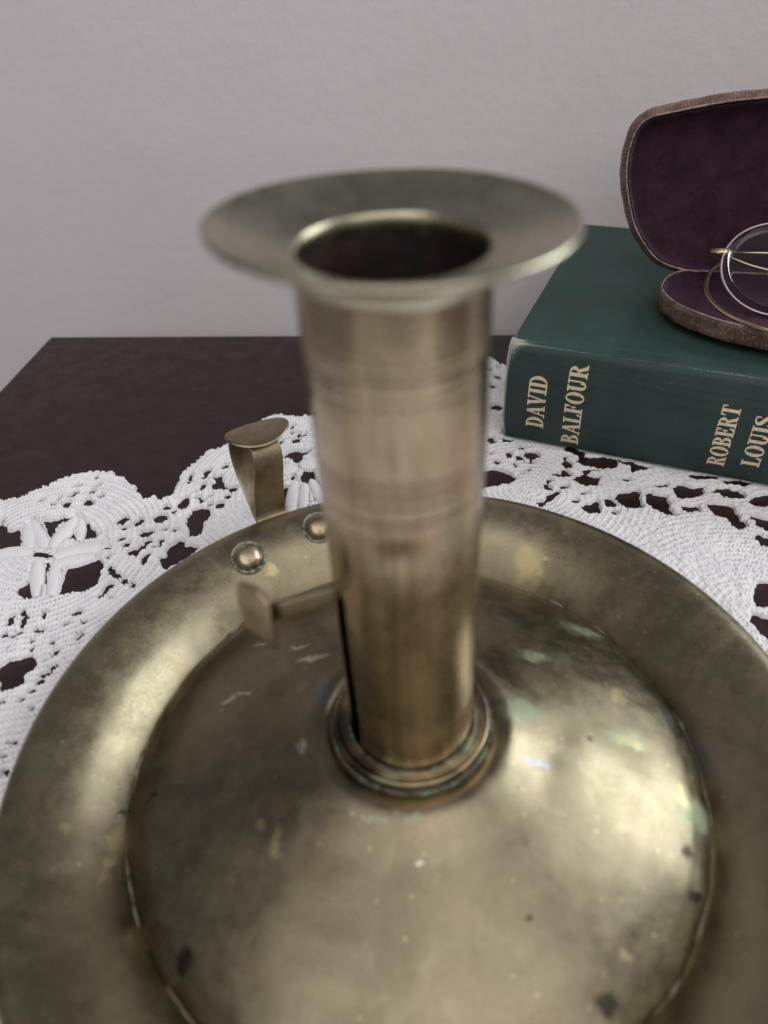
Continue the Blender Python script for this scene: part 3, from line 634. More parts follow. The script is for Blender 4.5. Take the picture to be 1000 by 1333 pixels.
def m_verdigris():
    k = Mat('verdigris_and_grime'); v = k.coord(100.0)
    c = k.mix(k.rng(k.noise(v, 5.0, 4), 0.35, 0.7), (0.03, 0.027, 0.02), (0.14, 0.115, 0.07))
    c = k.mix(k.rng(k.noise(v, 1.35, 5, 0.7), 0.54, 0.66), c, (0.13, 0.24, 0.15))
    return k.out(c, 0.75, k.bump(k.noise(v, 18.0, 3), 0.6, 0.0003), 0.2)
MAT_VERDIGRIS = m_verdigris()
for name, r0, z0, w0, amp in (('verdigris', 1.335, 2.425, 0.03, 0.9), ('groove_grime', 1.70, 2.24, 0.045, 1.0)):
    def crust(x, y, z, r, a, r0=r0, amp=amp):
        n = mnoise.noise(Vector((math.cos(a) * 2.2 + r0, math.sin(a) * 2.2, 3.0))) + 0.6 * mnoise.noise(Vector((math.cos(a) * 7, math.sin(a) * 7, r0)))
        return 0.022 * n * amp, 0.05 * n * amp * (1 if z > z0 else 0)
    V, F = lathe(dense([(r0 + w0 * 1.4, z0 - 0.02), (r0 + w0, z0 + 0.02), (r0 + 0.3 * w0, z0 + 0.045), (r0 - 0.3 * w0, z0 + 0.05), (r0 - w0, z0 + 0.02)], 11), 220, TRAY, crust)
    mesh_obj(name, V, F, MAT_VERDIGRIS, stick)

# the tube, turned with fine lines and slotted on one side for the slide
SLOT_A, SLOT_H = R(201), R(14)
def tube_mesh():
    zs = list(np.arange(2.20, 12.30, 0.03)) + [12.32]
    rings = {10.95: 0.014, 11.33: 0.02, 11.45: 0.012, 9.68: 0.016, 9.52: 0.018, 9.38: 0.016, 9.22: 0.016, 9.0: 0.018, 8.86: 0.014, 5.3: 0.008}
    nA = 168
    V, F = [], []
    for z in zs:
        for j in range(nA):
            a = 2 * math.pi * j / nA
            r = 1.305
            for zc, dp in rings.items():
                t = (z - zc) / 0.034
                if abs(t) < 3: r -= 0.42 * dp * math.exp(-t * t) - 0.30 * dp * math.exp(-(t - 1.6) ** 2)
            r += 0.012 * mnoise.noise(Vector((math.cos(a) * 1.3, math.sin(a) * 1.3, z * 0.45)))
            for ca, cz, s, dp in ((R(262), 8.3, 0.28, 0.025), (R(300), 6.9, 0.5, 0.015), (R(235), 4.4, 0.45, 0.018)):
                dd = ((a - ca) * 1.24) ** 2 + (z - cz) ** 2
                r -= dp * math.exp(-dd / (s * s))
            V.append((TRAY[0] + r * math.cos(a), TRAY[1] + r * math.sin(a), z))
    for i in range(len(zs) - 1):
        zc = 0.5 * (zs[i] + zs[i + 1])
        for j in range(nA):
            am = 2 * math.pi * (j + 0.5) / nA
            if zc < 6.95 and abs(am - SLOT_A) < SLOT_H: continue
            k = (j + 1) % nA
            F.append((i * nA + j, i * nA + k, (i + 1) * nA + k, (i + 1) * nA + j))
    return V, F
V, F = tube_mesh()
tube = mesh_obj('tube', V, F, BR_TUBE, stick)
sm = tube.modifiers.new('wall_thickness', 'SOLIDIFY'); sm.thickness = 0.055 * S; sm.offset = -1
# drip pan, a little bent
PAN = [(1.225, 12.25), (1.22, 12.42), (1.23, 12.52), (1.26, 12.585), (1.32, 12.61), (1.43, 12.625), (1.61, 12.66), (1.85, 12.72), (2.08, 12.80), (2.22, 12.865), (2.285, 12.875), (2.315, 12.845), (2.31, 12.80), (2.26, 12.77), (2.08, 12.70), (1.85, 12.63), (1.62, 12.57), (1.45, 12.52), (1.36, 12.45), (1.325, 12.35), (1.312, 12.25)]
def pan_warp(x, y, z, r, a):
    return 0.015 * math.cos(2 * a + 0.6) * (r / 2.3), 0.07 * min(1.0, max(0.0, (r - 1.3) / 0.5)) - 0.022 * y * (r / 2.3) ** 2 - 0.026 * x * (r / 2.3) ** 2 + 0.03 * math.sin(2 * a + 1.0) * (r / 2.3) ** 3 + 0.012 * mnoise.noise(Vector((x, y, 4.4)))
V, F = lathe(dense(PAN, 80), 160, TRAY, pan_warp)
mesh_obj('drip_pan', V, F, BR_PAN, stick)
V, F = lathe(dense([(1.215, 12.30), (1.19, 11.6), (1.18, 9.0), (1.17, 7.2), (1.1, 7.05), (0.6, 7.02), (0.02, 7.0)], 40), 96, TRAY,
             lambda x, y, z, r, a: (0.02 * mnoise.noise(Vector((x * 3, y * 3, z * 2))), 0))
mesh_obj('socket_lining', V, F, MAT_SOOT, stick)

# slide knob: a stem through the slot with a bent thumb piece
SA = R(194.5); sd = np.array([math.cos(SA), math.sin(SA), 0]); sp = np.array([-math.sin(SA), math.cos(SA), 0])
A0 = np.array([TRAY[0], TRAY[1], 6.66])
V, F = sweep([A0 + sd * r + np.array([0, 0, dz]) for r, dz in ((0.9, 0.02), (1.3, 0.02), (1.7, 0.0), (2.1, -0.03), (2.5, -0.05))], 1.0, 16, flat=(0.17, 0.07, (0, 0, 1)))
knob = mesh_obj('slide_knob', V, F, BR_SMALL, stick)
def leaf_plate():
    c = A0 + sd * 2.66 + np.array([0, 0, -0.10])
    rot = R(31); e1 = sp * math.cos(rot) - sd * math.sin(rot); nrm = sd * math.cos(rot) + sp * math.sin(rot); e2 = np.array([0, 0, 1.0])
    V, F = [], []; nu, nv = 11, 17
    for side in (0, 1):
        for i in range(nv):
            q = -1 + 2 * i / (nv - 1)
            wd = 0.40 * (1 - abs(q) ** 9) ** 0.5 + 0.03
            for j in range(nu):
                s = -1 + 2 * j / (nu - 1)
                edge = max(abs(s), abs(q)) ** 6
                th = 0.075 * (1 - 0.6 * edge)
                off = 0.05 * s * s - 0.07 * q * q
                p = c + e1 * (s * wd) + e2 * (q * 0.70) + nrm * (off + (th if side else -th))
                V.append(p)
    n = nu * nv
    for i in range(nv - 1):
        for j in range(nu - 1):
            a = i * nu + j
            F.append((a, a + 1, a + nu + 1, a + nu)); F.append((n + a, n + a + nu, n + a + nu + 1, n + a + 1))
    ring = [j for j in range(nu)] + [i * nu + nu - 1 for i in range(1, nv)] + [(nv - 1) * nu + j for j in range(nu - 2, -1, -1)] + [i * nu for i in range(nv - 2, 0, -1)]
    for k in range(len(ring)):
        a, b = ring[k], ring[(k + 1) % len(ring)]
        F.append((a, n + a, n + b, b))
    return V, F
V, F = leaf_plate()
mesh_obj('thumb_piece', V, F, brass('warm_brown_brass', (0.44, 0.34, 0.215), (0.30, 0.215, 0.135), (0.34, 0.48), (), 0.4), knob)

# ring handle: a strap bent into a loop outside the rim, with an oval thumb rest
HA = R(114.6); hd = np.array([math.cos(HA), math.sin(HA), 0]); hp = np.array([-math.sin(HA), math.cos(HA), 0])
def hpos(rho, z, side=0.0): return np.array([TRAY[0], TRAY[1], 0]) + hd * rho + hp * side + np.array([0, 0, z])
loop = [(8.72, 1.22, 0), (9.08, 1.22, 0), (9.26, 1.45, 0), (9.30, 2.0, -0.06), (9.30, 2.6, -0.14), (9.34, 3.2, -0.24), (9.56, 3.64, -0.28), (10.0, 3.78, -0.2), (10.5, 3.70, -0.05), (10.86, 3.30, 0.06), (10.94, 2.7, 0.08), (10.72, 2.05, 0.05), (10.25, 1.55, 0), (9.75, 1.28, 0), (9.2, 1.12, 0), (8.8, 1.12, 0)]
lp = spline(loop, 110)
V, F = sweep([hpos(r, z, q) for r, z, q in lp], [1.0 + 0.06 * math.cos(i / 109 * 2 * math.pi) for i in range(110)], 20, flat=(0.47, 0.045, hp))
handle = mesh_obj('ring_handle', V, F, BR_SMALL, stick)
def thumb_rest():
    V, F = [], []; nr, na = 9, 48
    for side in (1, -1):
        for i in range(nr):
            q = (i + 0.02) / (nr - 1 + 0.02)
            for j in range(na):
                a = 2 * math.pi * j / na
                u, v = 0.99 * q * math.cos(a), 0.74 * q * math.sin(a)
                z = 3.875 + 0.10 * (u / 0.98) ** 2 - 0.05 * (v / 0.66) ** 2 + side * 0.04 * (1 - 0.75 * q ** 8) - 0.05 * v
                V.append(hpos(10.02 + v, z, -u - 0.24))
    for s in (0, 1):
        for i in range(nr - 1):
            for j in range(na):
                k = (j + 1) % na; b = s * nr * na
                f = (b + i * na + j, b + i * na + k, b + (i + 1) * na + k, b + (i + 1) * na + j)
                F.append(f if s == 0 else f[::-1])
    for j in range(na):
        k = (j + 1) % na
        F.append(((nr - 1) * na + j, (nr - 1) * na + k, nr * na + (nr - 1) * na + k, nr * na + (nr - 1) * na + j))
    return V, F
V, F = thumb_rest()
mesh_obj('thumb_rest', V, F, BR_SMALL, handle)
# the two rivets that hold the strap under the rim
BR_RIVET = brass('rivet_brass', (0.50, 0.42, 0.28), (0.30, 0.24, 0.155), (0.26, 0.40), (), 0.3)
MAT_GRIME = m_simple('green_black_grime', (0.06, 0.075, 0.06), (0.36, 0.37, 0.31), 8.0, 0.7, 0.3, 0.4, 0.0003)
for ang, rad in ((R(124.0), 7.79), (R(107.0), 7.90)):
    cx, cy = TRAY[0] + rad * math.cos(ang), TRAY[1] + rad * math.sin(ang)
    zc = 1.365 + (rad - 7.79) * 0.45
    slope = -math.atan(0.48)
    def seat(V_):
        out = []
        er = np.array([math.cos(ang), math.sin(ang), 0]); et = np.array([-math.sin(ang), math.cos(ang), 0])
        ez = np.array([-math.cos(ang) * math.sin(-slope), -math.sin(ang) * math.sin(-slope), math.cos(slope)])
        ex = np.cross(et, ez)
        for x, y, z in V_:
            out.append(np.array([cx, cy, zc]) + ex * x + et * y + ez * z)
        return out
    prof = [(0.41, -0.06), (0.415, 0.02), (0.40, 0.09), (0.35, 0.175), (0.26, 0.24), (0.14, 0.275), (0.01, 0.285)]
    V, F = lathe(dense(prof, 22), 40, (0, 0))
    rv = mesh_obj('rivet', seat(V), F, BR_RIVET, stick)
    V, F = lathe(dense([(0.52, -0.05), (0.525, 0.015), (0.505, 0.045), (0.47, 0.04), (0.435, 0.012), (0.405, 0.0)], 14), 40, (0, 0), lambda x, y, z, r, a: (0.004 * mnoise.noise(Vector((x * 6, y * 6, 1))), 0))
    mesh_obj('washer', seat(V), F, MAT_GRIME, rv)

# ------------------------------------------------------------------ the green book
book = thing('book', 'worn dark green cloth hardback lying flat with gilt spine lettering', 'book', BOOK_O)
def bk(s, t, z): return BOOK_O + BD * s + BN * t + np.array([0, 0, z - BOOK_O[2]])
BT = 4.0                                                    # top of the upper board
def set_wear(o, fn):
    me = o.data; at = me.attributes.new('wear', 'FLOAT', 'POINT')
    org = np.array(tuple(book['_org']))
    vals = []
    for v in me.vertices:
        p = np.array(v.co) / S + org - BOOK_O
        vals.append(fn(float(p @ BD), float(p @ BN), float(p[2] + BOOK_O[2])))
    at.data.foreach_set('value', vals)
def board(name, z0, z1, top):
    # fine grid slab so that the rubbed edges can be coloured
    ns, nt = 120, 80
    V, F = [], []
    b = 0.09
    def sv(q, a, c): return a + (c - a) * q
    ss = [0, 0.03, 0.08, 0.15] + list(np.linspace(0.3, 18.7, ns - 8)) + [18.85, 18.92, 18.97, 19.0]
    ts = [0.30, 0.34, 0.4, 0.5] + list(np.linspace(0.7, 12.2, nt - 8)) + [12.35, 12.42, 12.47, 12.5]
    for side in (1, 0):
        for t in ts:
            for s in ss:
                e = min(s, 19 - s, 12.5 - t)
                drop = b - math.sqrt(max(0.0, b * b - max(0.0, b - e) ** 2)) if e < b else 0.0
                if side: z = z1 - drop - 0.05 * math.exp(-((t - 0.75) / 0.16) ** 2) * (1 if top else 0)
                else: z = z0 + drop + 0.0
                V.append(bk(s, t, z))
    n1, n2 = len(ss), len(ts); N = n1 * n2
    for i in range(n2 - 1):
        for j in range(n1 - 1):
            a = i * n1 + j
            F.append((a, a + 1, a + n1 + 1, a + n1)); F.append((N + a, N + a + n1, N + a + n1 + 1, N + a + 1))
    ring = [j for j in range(n1)] + [i * n1 + n1 - 1 for i in range(1, n2)] + [(n2 - 1) * n1 + j for j in range(n1 - 2, -1, -1)] + [i * n1 for i in range(n2 - 2, 0, -1)]
    for k in range(len(ring)):
        a, b_ = ring[k], ring[(k + 1) % len(ring)]
        F.append((a, N + a, N + b_, b_))
    o = mesh_obj(name, V, F, MAT_CLOTH, book, smooth=True, sharp=50)
    def fn(s, t, z):
        e = min(s, 19 - s, 12.5 - t)
        w = 0.62 * math.exp(-(e / 0.07) ** 2) + 0.16 * math.exp(-((t - 0.32) / 0.10) ** 2)
        w += 0.42 * math.exp(-((s) ** 2 + (t - 0.3) ** 2) / 0.45)
        return min(w, 1.0)
    set_wear(o, fn)
board('front_board', BT - 0.32, BT, True)
board('back_board', 0.13, 0.45, False)
# rounded spine
def spine_t(z):
    q = (z - 2.06) / 1.95
    return -0.02 - 0.24 * max(0.0, 1 - abs(q) ** 2.4)
def build_spine():
    cs = []                                                  # cross-section (t, z), outer skin
    cs += [(0.42, BT + 0.006), (0.34, BT + 0.012), (0.24, BT + 0.012), (0.13, BT - 0.01), (0.05, BT - 0.06)]
    for z in np.linspace(BT - 0.13, 0.26, 46): cs.append((spine_t(z), z))
    cs += [(0.05, 0.18), (0.13, 0.135), (0.24, 0.125), (0.34, 0.12)]
    V, F = [], []
    ss = [-0.03, 0.0, 0.02, 0.05, 0.09, 0.14] + list(np.linspace(0.2, 18.8, 150)) + [18.9, 18.97, 19.0]
    n = len(cs)
    for inner in (0, 1):
        for s in ss:
            fray = 0.035 * mnoise.noise(Vector((s * 2, 1.0, 7.0)))
            for i, (t, z) in enumerate(cs):
                e = min(max(s + 0.03, 0), 19.0 - s)
                cap = 0.10 * math.exp(-(e / 0.12) ** 2)      # head and tail caps turn in
                wob = 0.03 * mnoise.noise(Vector((s * 0.5, z * 0.7, 3.3)))
                ends = 0.05 * mnoise.noise(Vector((z * 2.2, 4.0, 1.0))) * math.exp(-(e / 0.2) ** 2)
                tt = t + cap + (wob if 0.3 < z < 3.8 else 0)
                zz = z
                if inner:
                    tt += 0.12; zz = 2.06 + (z - 2.06) * 0.965
                V.append(bk(s + ends, tt, zz))
    m = len(ss); N = m * n
    for k in range(m - 1):
        for i in range(n - 1):
            a = k * n + i
            F.append((a, a + n, a + n + 1, a + 1)); F.append((N + a, N + a + 1, N + a + n + 1, N + a + n))
    for k in range(m - 1):
        for i in (0, n - 1):
            a = k * n + i; F.append((a, a + n, N + a + n, N + a) if i == n - 1 else (a, N + a, N + a + n, a + n))
    for i in range(n - 1):
        for k in (0, m - 1):
            a = k * n + i; F.append((a, a + 1, N + a + 1, N + a) if k == 0 else (a, N + a, N + a + 1, a + 1))
    o = mesh_obj('spine', V, F, MAT_SPINE, book, smooth=True, sharp=60)
    def fn(s, t, z):
        w = 0.62 * math.exp(-(max(s + 0.03, 0) / 0.08) ** 2) + 0.40 * math.exp(-(max(s, 0) / 0.35) ** 2) * (0.4 + 0.6 * (z / 4.0))
        w += 0.44 * math.exp(-((z - 3.985) / 0.035) ** 2)
        w += 0.12 * math.exp(-((z - 3.9) / 0.22) ** 2) * (0.6 + 0.4 * math.sin(s * 1.1))
        w += 0.30 * math.exp(-((s) ** 2 + (z - 4.0) ** 2) / 0.5) + 0.30 * math.exp(-((s) ** 2 + (z - 0.2) ** 2) / 0.25)
        w += 0.25 * math.exp(-((z - 0.15) / 0.06) ** 2)
        return min(w, 1.0)
    set_wear(o, fn)
    return o
spine = build_spine()
V, F = rounded_slab(0.35, 18.65, 0.2, 12.2, 0.46, BT - 0.33, 0.03, 1)
mesh_obj('page_block', [bk(*p) for p in V], F, MAT_PAGES, book, smooth=False)
V, F = rounded_slab(0.15, 18.85, 0.02, 0.25, 0.5, BT - 0.4, 0.03, 1)
mesh_obj('headband', [bk(*p) for p in V], F, MAT_PAGES, book, smooth=False)

# gilt roman capitals, drawn as flat strokes: x across, y up, cap height 1
def q4(x0, y0, x1, y1): return [[(x0, y0), (x1, y0), (x1, y1), (x0, y1)]]
def arc(cx, cy, ro, ri, a0, a1, n=12):
    out = []
    for i in range(n):
        t0 = R(a0 + (a1 - a0) * i / n); t1 = R(a0 + (a1 - a0) * (i + 1) / n)
        out.append([(cx + ri[0] * math.cos(t0), cy + ri[1] * math.sin(t0)), (cx + ro[0] * math.cos(t0), cy + ro[1] * math.sin(t0)),
                    (cx + ro[0] * math.cos(t1), cy + ro[1] * math.sin(t1)), (cx + ri[0] * math.cos(t1), cy + ri[1] * math.sin(t1))])
    return out
def stem(x, w=0.17, y0=0.0, y1=1.0, ser=0.075, l=0.08, r=0.08):
    o = q4(x, y0, x + w, y1)
    if ser: o += q4(x - l, y0, x + w + r, y0 + ser) + q4(x - l, y1 - ser, x + w + r, y1)
    return o
def diag(x0, y0, x1, y1, w): return [[(x0, y0), (x0 + w, y0), (x1 + w, y1), (x1, y1)]]
def ribbon(pts, ws):
    P_ = spline(pts, 26); W_ = np.interp(np.linspace(0, 1, 26), np.linspace(0, 1, len(ws)), ws)
    L_, R_ = [], []
    for i in range(26):
        t = P_[min(i + 1, 25)] - P_[max(i - 1, 0)]; t /= np.linalg.norm(t); nn = np.array([-t[1], t[0]])
        L_.append(P_[i] + nn * W_[i] / 2); R_.append(P_[i] - nn * W_[i] / 2)
    return [[tuple(L_[i]), tuple(R_[i]), tuple(R_[i + 1]), tuple(L_[i + 1])] for i in range(25)]
GLYPH = {
 'D': (0.66, stem(0.08, 0.17, r=0.0) + arc(0.25, 0.5, (0.39, 0.5), (0.21, 0.43), -90, 90)),
 'A': (0.68, diag(0.07, 0.0, 0.30, 1.0, 0.075) + diag(0.46, 0.0, 0.255, 1.0, 0.17) + q4(0.15, 0.30, 0.50, 0.37) + q4(-0.01, 0, 0.21, 0.07) + q4(0.40, 0, 0.70, 0.07)),
 'V': (0.66, diag(0.27, 0.0, 0.05, 1.0, 0.17) + diag(0.30, 0.0, 0.50, 1.0, 0.075) + q4(-0.02, 0.93, 0.29, 1.0) + q4(0.42, 0.93, 0.66, 1.0)),
 'I': (0.35, stem(0.09)),
 'B': (0.62, stem(0.08, 0.17, r=0.0) + arc(0.25, 0.755, (0.28, 0.245), (0.12, 0.175), -90, 90) + arc(0.25, 0.27, (0.35, 0.27), (0.17, 0.195), -90, 90)),
 'L': (0.56, stem(0.08) + q4(0.25, 0.0, 0.50, 0.075) + [[(0.38, 0.0), (0.53, 0.0), (0.55, 0.30), (0.50, 0.30)]]),
 'F': (0.55, stem(0.08) + q4(0.25, 0.925, 0.48, 1.0) + [[(0.42, 0.72), (0.47, 0.72), (0.51, 1.0), (0.36, 1.0)]] + q4(0.25, 0.48, 0.40, 0.55) + q4(0.36, 0.38, 0.42, 0.65)),
 'O': (0.68, arc(0.34, 0.5, (0.32, 0.52), (0.145, 0.45), 0, 360, 28)),
 'U': (0.68, q4(0.09, 0.28, 0.26, 1.0) + q4(0.49, 0.28, 0.565, 1.0) + arc(0.328, 0.30, (0.238, 0.32), (0.075, 0.23), 180, 360, 14) + q4(0.0, 0.925, 0.34, 1.0) + q4(0.40, 0.925, 0.66, 1.0)),
 'R': (0.66, stem(0.08) + arc(0.25, 0.745, (0.31, 0.255), (0.145, 0.185), -90, 90) + [[(0.28, 0.50), (0.42, 0.53), (0.62, 0.06), (0.44, 0.06)]] + [[(0.46, 0.0), (0.67, 0.0), (0.69, 0.08), (0.43, 0.08)]]),
 'E': (0.58, stem(0.08) + q4(0.25, 0.925, 0.49, 1.0) + [[(0.42, 0.72), (0.47, 0.72), (0.51, 1.0), (0.36, 1.0)]] + q4(0.25, 0.48, 0.40, 0.55) + q4(0.36, 0.38, 0.42, 0.65) + q4(0.25, 0.0, 0.50, 0.075) + [[(0.36, 0.0), (0.53, 0.0), (0.55, 0.29), (0.49, 0.29)]]),
 'T': (0.62, q4(0.225, 0.0, 0.395, 1.0) + q4(0.14, 0.0, 0.48, 0.07) + q4(0.03, 0.925, 0.59, 1.0) + [[(0.02, 0.72), (0.06, 0.72), (0.12, 1.0), (0.03, 1.0)]] + [[(0.56, 0.72), (0.60, 0.72), (0.59, 1.0), (0.50, 1.0)]]),
 'S': (0.54, ribbon([(0.46, 0.82), (0.36, 0.94), (0.22, 0.94), (0.11, 0.80), (0.16, 0.64), (0.30, 0.52), (0.42, 0.38), (0.43, 0.18), (0.30, 0.05), (0.16, 0.07), (0.07, 0.24)], [0.06, 0.07, 0.08, 0.14, 0.19, 0.20, 0.19, 0.14, 0.08, 0.07, 0.06]) + [[(0.43, 0.70), (0.48, 0.70), (0.48, 0.98), (0.44, 0.98)]] + [[(0.06, 0.02), (0.10, 0.02), (0.11, 0.32), (0.06, 0.32)]]),
}
def write_word(word, s_top, s_base, z0, z1):
    """letters stand with their heads towards the head of the book; the word reads upwards"""
    total = sum(GLYPH[c][0] for c in word); kx = (z1 - z0) / total; ky = s_base - s_top
    x = 0.0
    for c in word:
        wd, polys = GLYPH[c]
        V, F = [], []
        for i, poly in enumerate(polys):
            lift = 0.010 + 0.0006 * i
            b = len(V)
            for hgt in (lift, lift - 0.014):
                for gx, gy in poly:
                    z = z0 + (x + gx) * kx; s = s_base - gy * ky
                    wob = 0.03 * mnoise.noise(Vector((s * 0.5, z * 0.7, 3.3)))
                    V.append(bk(s, spine_t(z) + wob - hgt, z))
            k = len(poly)
            F.append(tuple(b + q for q in range(k)))
            F.append(tuple(b + k + q for q in range(k))[::-1])
            for q in range(k):
                F.append((b + q, b + k + q, b + k + (q + 1) % k, b + (q + 1) % k))
        o = mesh_obj('gilt_letter', V, F, MAT_GILT, spine, smooth=False)
        x += wd
write_word('DAVID', 0.86, 1.50, 0.95, 3.06)
write_word('BALFOUR', 2.18, 2.80, 0.48, 3.66)
write_word('ROBERT', 7.12, 7.67, 0.73, 3.10)
write_word('LOUIS', 8.14, 8.70, 0.95, 2.92)

# ------------------------------------------------------------------ the spectacle case
CA = R(-15); cd = np.array([math.cos(CA), math.sin(CA), 0]); cb = np.array([-math.sin(CA), math.cos(CA), 0]); UPV = np.array([0, 0, 1.0])
CO = np.array([11.73, 25.99, 4.90])
case = thing('spectacle_case', 'open clamshell spectacle case with ribbed brown leather outside and plum velvet lining', 'spectacle case', tuple(CO + cd * 4 - cb * 2.4 - UPV * 0.86))
CEN = 4.3
LID_L = [(0.05, 0.0), (-0.98, 0.30), (-1.62, 0.87), (-2.12, 1.60), (-2.50, 2.62), (-2.65, 3.36), (-2.66, 3.98), (-2.52, 4.62), (-2.15, 4.98), (-1.36, 5.17), (0.06, 5.43), (1.44, 5.57), (2.9, 5.66)]
BASE_L = [(0.0, 0.0), (-0.63, 0.55), (-0.90, 1.25), (-0.97, 1.78), (-0.84, 2.40), (-0.42, 3.16), (0.12, 3.68), (0.72, 4.14), (1.36, 4.46), (2.05, 4.74), (3.1, 4.95)]
def closed_outline(left, n):
    right = [(2 * CEN - u, v) for u, v in left]
    pts = left + right[::-1]
    hinge = [(u, 0.0) for u in np.linspace(right[0][0], left[0][0], 9)[1:-1]]
    P_ = spline(pts + hinge, 4000, closed=True)
    d = np.r_[0, np.cumsum(np.linalg.norm(np.diff(np.vstack([P_, P_[:1]]), axis=0), axis=1))]
    q = np.linspace(0, d[-1], n + 1)[:-1]
    PP = np.vstack([P_, P_[:1]])
    return np.stack([np.interp(q, d, PP[:, 0]), np.interp(q, d, PP[:, 1])], 1), d[-1]
def shell(outline, rings, ev, ew, ribs, ripple=0.0):
    """rings (inset in cm, w): skins a bowl from the rim inwards; ribs adds fine ridges"""
    n = len(outline)
    t = np.roll(outline, -1, 0) - np.roll(outline, 1, 0); t /= np.linalg.norm(t, axis=1)[:, None]
    nrm = np.stack([t[:, 1], -t[:, 0]], 1)
    c = outline.mean(0)
    if ((outline - c) * nrm).sum() < 0: nrm = -nrm
    V, F = [], []
    for k, (ins, w, amt) in enumerate(rings):
        f = min(1.0, ins / 2.4)
        for j in range(n):
            p = outline[j] - nrm[j] * ins * (1 - f) ** 1.0
            p = p * (1 - f) + (c + (outline[j] - c) * max(0.0, 1 - ins / 2.6)) * f
            r = amt * ribs * (0.7 + 0.9 * mnoise.noise(Vector((j * 0.11, w * 3, 1.0)))) * math.sin(2 * math.pi * j / 5.0 + 2.2 * mnoise.noise(Vector((j * 0.02, w * 1.5, 6.0))))
            r += amt * ripple * mnoise.noise(Vector((outline[j][0] * 2.6, outline[j][1] * 2.6, 2.0)))
            q = p + nrm[j] * r
            V.append(CO + cd * q[0] + ev * q[1] + ew * w)
    for k in range(len(rings) - 1):
        for j in range(n):
            m = (j + 1) % n
            F.append((k * n + j, k * n + m, (k + 1) * n + m, (k + 1) * n + j))
    V.append(np.mean(V[-n:], axis=0)); e = len(V) - 1; b = (len(rings) - 1) * n
    for j in range(n): F.append((b + j, b + (j + 1) % n, e))
    return V, F
T = R(8)
lid_v = UPV * math.cos(T) + cb * math.sin(T); lid_w = cb * math.cos(T) - UPV * math.sin(T)
OUT = [(0.03, 0.0, 0.3), (-0.01, 0.03, 0.6), (-0.08, 0.10, 1.0), (-0.17, 0.25, 1.0), (-0.22, 0.45, 1.0), (-0.20, 0.66, 1.0), (-0.06, 0.90, 1.0), (0.25, 1.08, 0.8), (0.7, 1.17, 0.5), (1.4, 1.22, 0.2), (2.2, 1.24, 0.0)]
INN = [(0.07, -0.01, 0.0), (0.09, 0.10, 0.3), (0.12, 0.32, 0.6), (0.22, 0.55, 0.6), (0.42, 0.72, 0.5), (0.8, 0.82, 0.3), (1.4, 0.86, 0.2), (2.2, 0.88, 0.0)]
ol, Lp = closed_outline(LID_L, 1500)
V, F = shell(ol, OUT, lid_v, lid_w, 0.011, 0.03); lid = mesh_obj('lid', V, F, MAT_LEATHER, case)
V, F = shell(ol, INN, lid_v, lid_w, 0.0, 0.06); mesh_obj('lid_lining', V, F, MAT_VELVET, lid)
P3 = [CO + cd * p[0] + lid_v * p[1] - lid_w * 0.005 for p in ol[::4]]
V, F = sweep(P3, [0.032 + 0.014 * mnoise.noise(Vector((i * 0.13, 0, 0))) for i in range(len(P3))], 8, closed=True); mesh_obj('lid_edge', V, F, MAT_EDGE, lid)
ob, Lb = closed_outline(BASE_L, 1300)
fr = -cb
BOUT = [(max(a, -0.05) if a < 0 else a, b * 0.68, c) for a, b, c in OUT]; BINN = [(a, b * 0.62, c) for a, b, c in INN]
V, F = shell(ob, BOUT, fr, -UPV, 0.003, 0.03); base = mesh_obj('base', V, F, MAT_LEATHER, case)
V, F = shell(ob, BINN, fr, -UPV, 0.0, 0.07); mesh_obj('base_lining', V, F, MAT_VELVET, base)
P3 = [CO + cd * p[0] + fr * p[1] + UPV * 0.005 for p in ob[::4]]
V, F = sweep(P3, [0.036 + 0.012 * mnoise.noise(Vector((i * 0.13, 3, 0))) for i in range(len(P3))], 8, closed=True); mesh_obj('base_edge', V, F, MAT_EDGE, base)

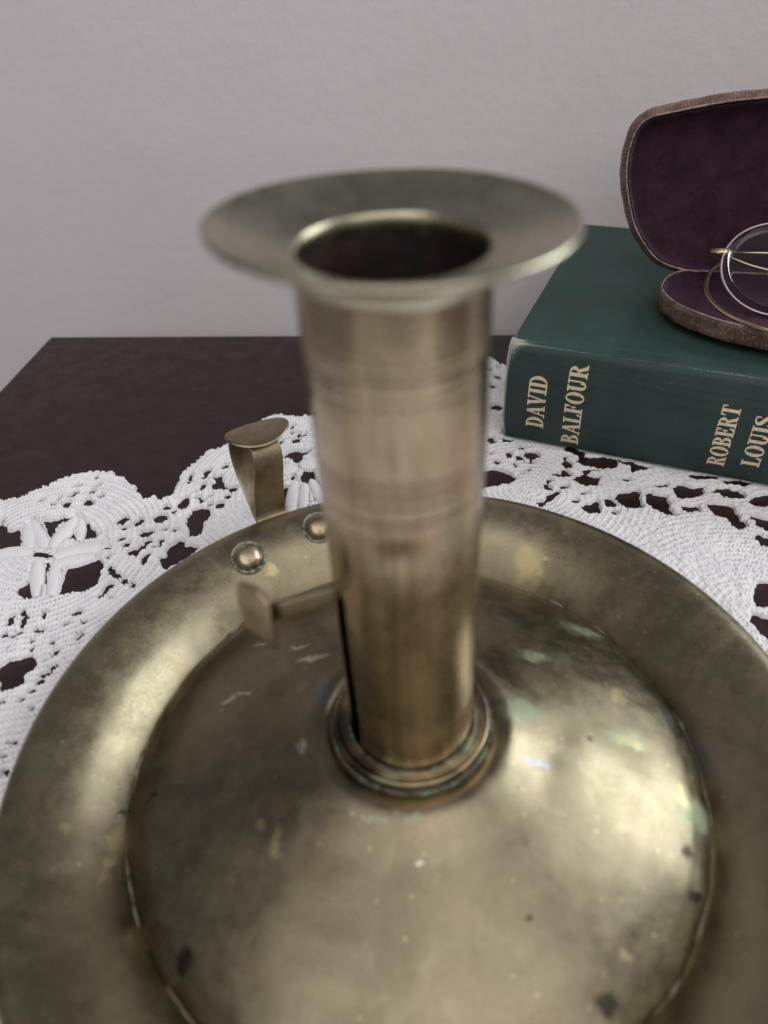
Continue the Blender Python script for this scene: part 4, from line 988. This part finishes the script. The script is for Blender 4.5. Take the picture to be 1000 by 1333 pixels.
# ------------------------------------------------------------------ the spectacles lying in the case
LC = np.array([14.15, 24.25, 5.50])
specs = thing('spectacles', 'round wire-rimmed spectacles with gold cable temples resting in the open case', 'spectacles', tuple(LC - UPV * 1.1))
e1 = cd; e2 = np.array([0.24, 0.80, 0.55]); e2 = e2 - e1 * (e1 @ e2); e2 /= np.linalg.norm(e2)
e3 = np.cross(e1, e2)
def disc_pts(c, r, n=72): return [c + e1 * r * math.cos(2 * math.pi * i / n) + e2 * r * math.sin(2 * math.pi * i / n) for i in range(n)]
for off in (0.0, 5.6):
    c = LC + e1 * off
    V, F = sweep(disc_pts(c, 1.86), 0.045, 10, closed=True)
    rim = mesh_obj('lens_rim', V, F, MAT_STEEL, specs)
    V, F = [], []; n = 64; nr = 6
    for side in (1, -1):
        for i in range(nr):
            q = (i + 0.01) / (nr - 1 + 0.01) * 1.82
            for j in range(n):
                a = 2 * math.pi * j / n
                V.append(c + e1 * q * math.cos(a) + e2 * q * math.sin(a) + e3 * (0.03 - 0.008 * q * q + side * 0.02))
    for s in (0, 1):
        for i in range(nr - 1):
            for j in range(n):
                k = (j + 1) % n; b = s * nr * n
                f = (b + i * n + j, b + i * n + k, b + (i + 1) * n + k, b + (i + 1) * n + j)
                F.append(f if s == 0 else f[::-1])
    for j in range(n):
        k = (j + 1) % n
        F.append(((nr - 1) * n + j, nr * n + (nr - 1) * n + j, nr * n + (nr - 1) * n + k, (nr - 1) * n + k))
    mesh_obj('lens', V, F, MAT_LENS, rim)
a, b = LC + e1 * 1.86 + e2 * 0.2, LC + e1 * 3.74 + e2 * 0.2
V, F = sweep(spline([a, a + e1 * 0.3 + e2 * 0.45 + e3 * 0.2, (a + b) / 2 + e2 * 0.6 + e3 * 0.4, b - e1 * 0.3 + e2 * 0.45 + e3 * 0.2, b], 40), 0.06)
mesh_obj('bridge', V, F, MAT_WIRE, specs)
hb = LC - e1 * 1.80 + e2 * 0.62
V, F = sweep([hb + e1 * 0.18, hb - e1 * 0.05, hb - e1 * 0.42 - e2 * 0.02], 1.0, 14, flat=(0.10, 0.075, e2)); mesh_obj('hinge_block', V, F, MAT_WIRE, specs)
curl = [hb - e1 * 0.30 - e3 * 0.05, (12.85, 25.40, 5.55), (12.22, 25.05, 5.22), (11.74, 24.20, 5.0), (11.58, 23.20, 4.93), (11.66, 22.10, 4.95), (11.98, 21.20, 5.02), (12.38, 20.60, 5.06), (13.2, 20.1, 5.0), (14.4, 20.2, 4.9)]
V, F = sweep(spline(curl, 120), 0.074, 10); mesh_obj('temple', V, F, MAT_WIRE, specs)
for pts in ([hb, LC - e1 * 0.9 + e2 * 0.95 - e3 * 0.45, LC + e1 * 0.6 + e2 * 1.05 - e3 * 0.6, LC + e1 * 3.5 + e2 * 0.8 - e3 * 0.7],
            [hb - e2 * 0.1, LC - e1 * 0.6 + e2 * 0.30 - e3 * 0.35, LC + e1 * 1.2 + e2 * 0.05 - e3 * 0.5, LC + e1 * 4.2 - e2 * 0.3 - e3 * 0.5]):
    V, F = sweep(spline(pts, 50), 0.05, 8); mesh_obj('temple', V, F, MAT_WIRE, specs)
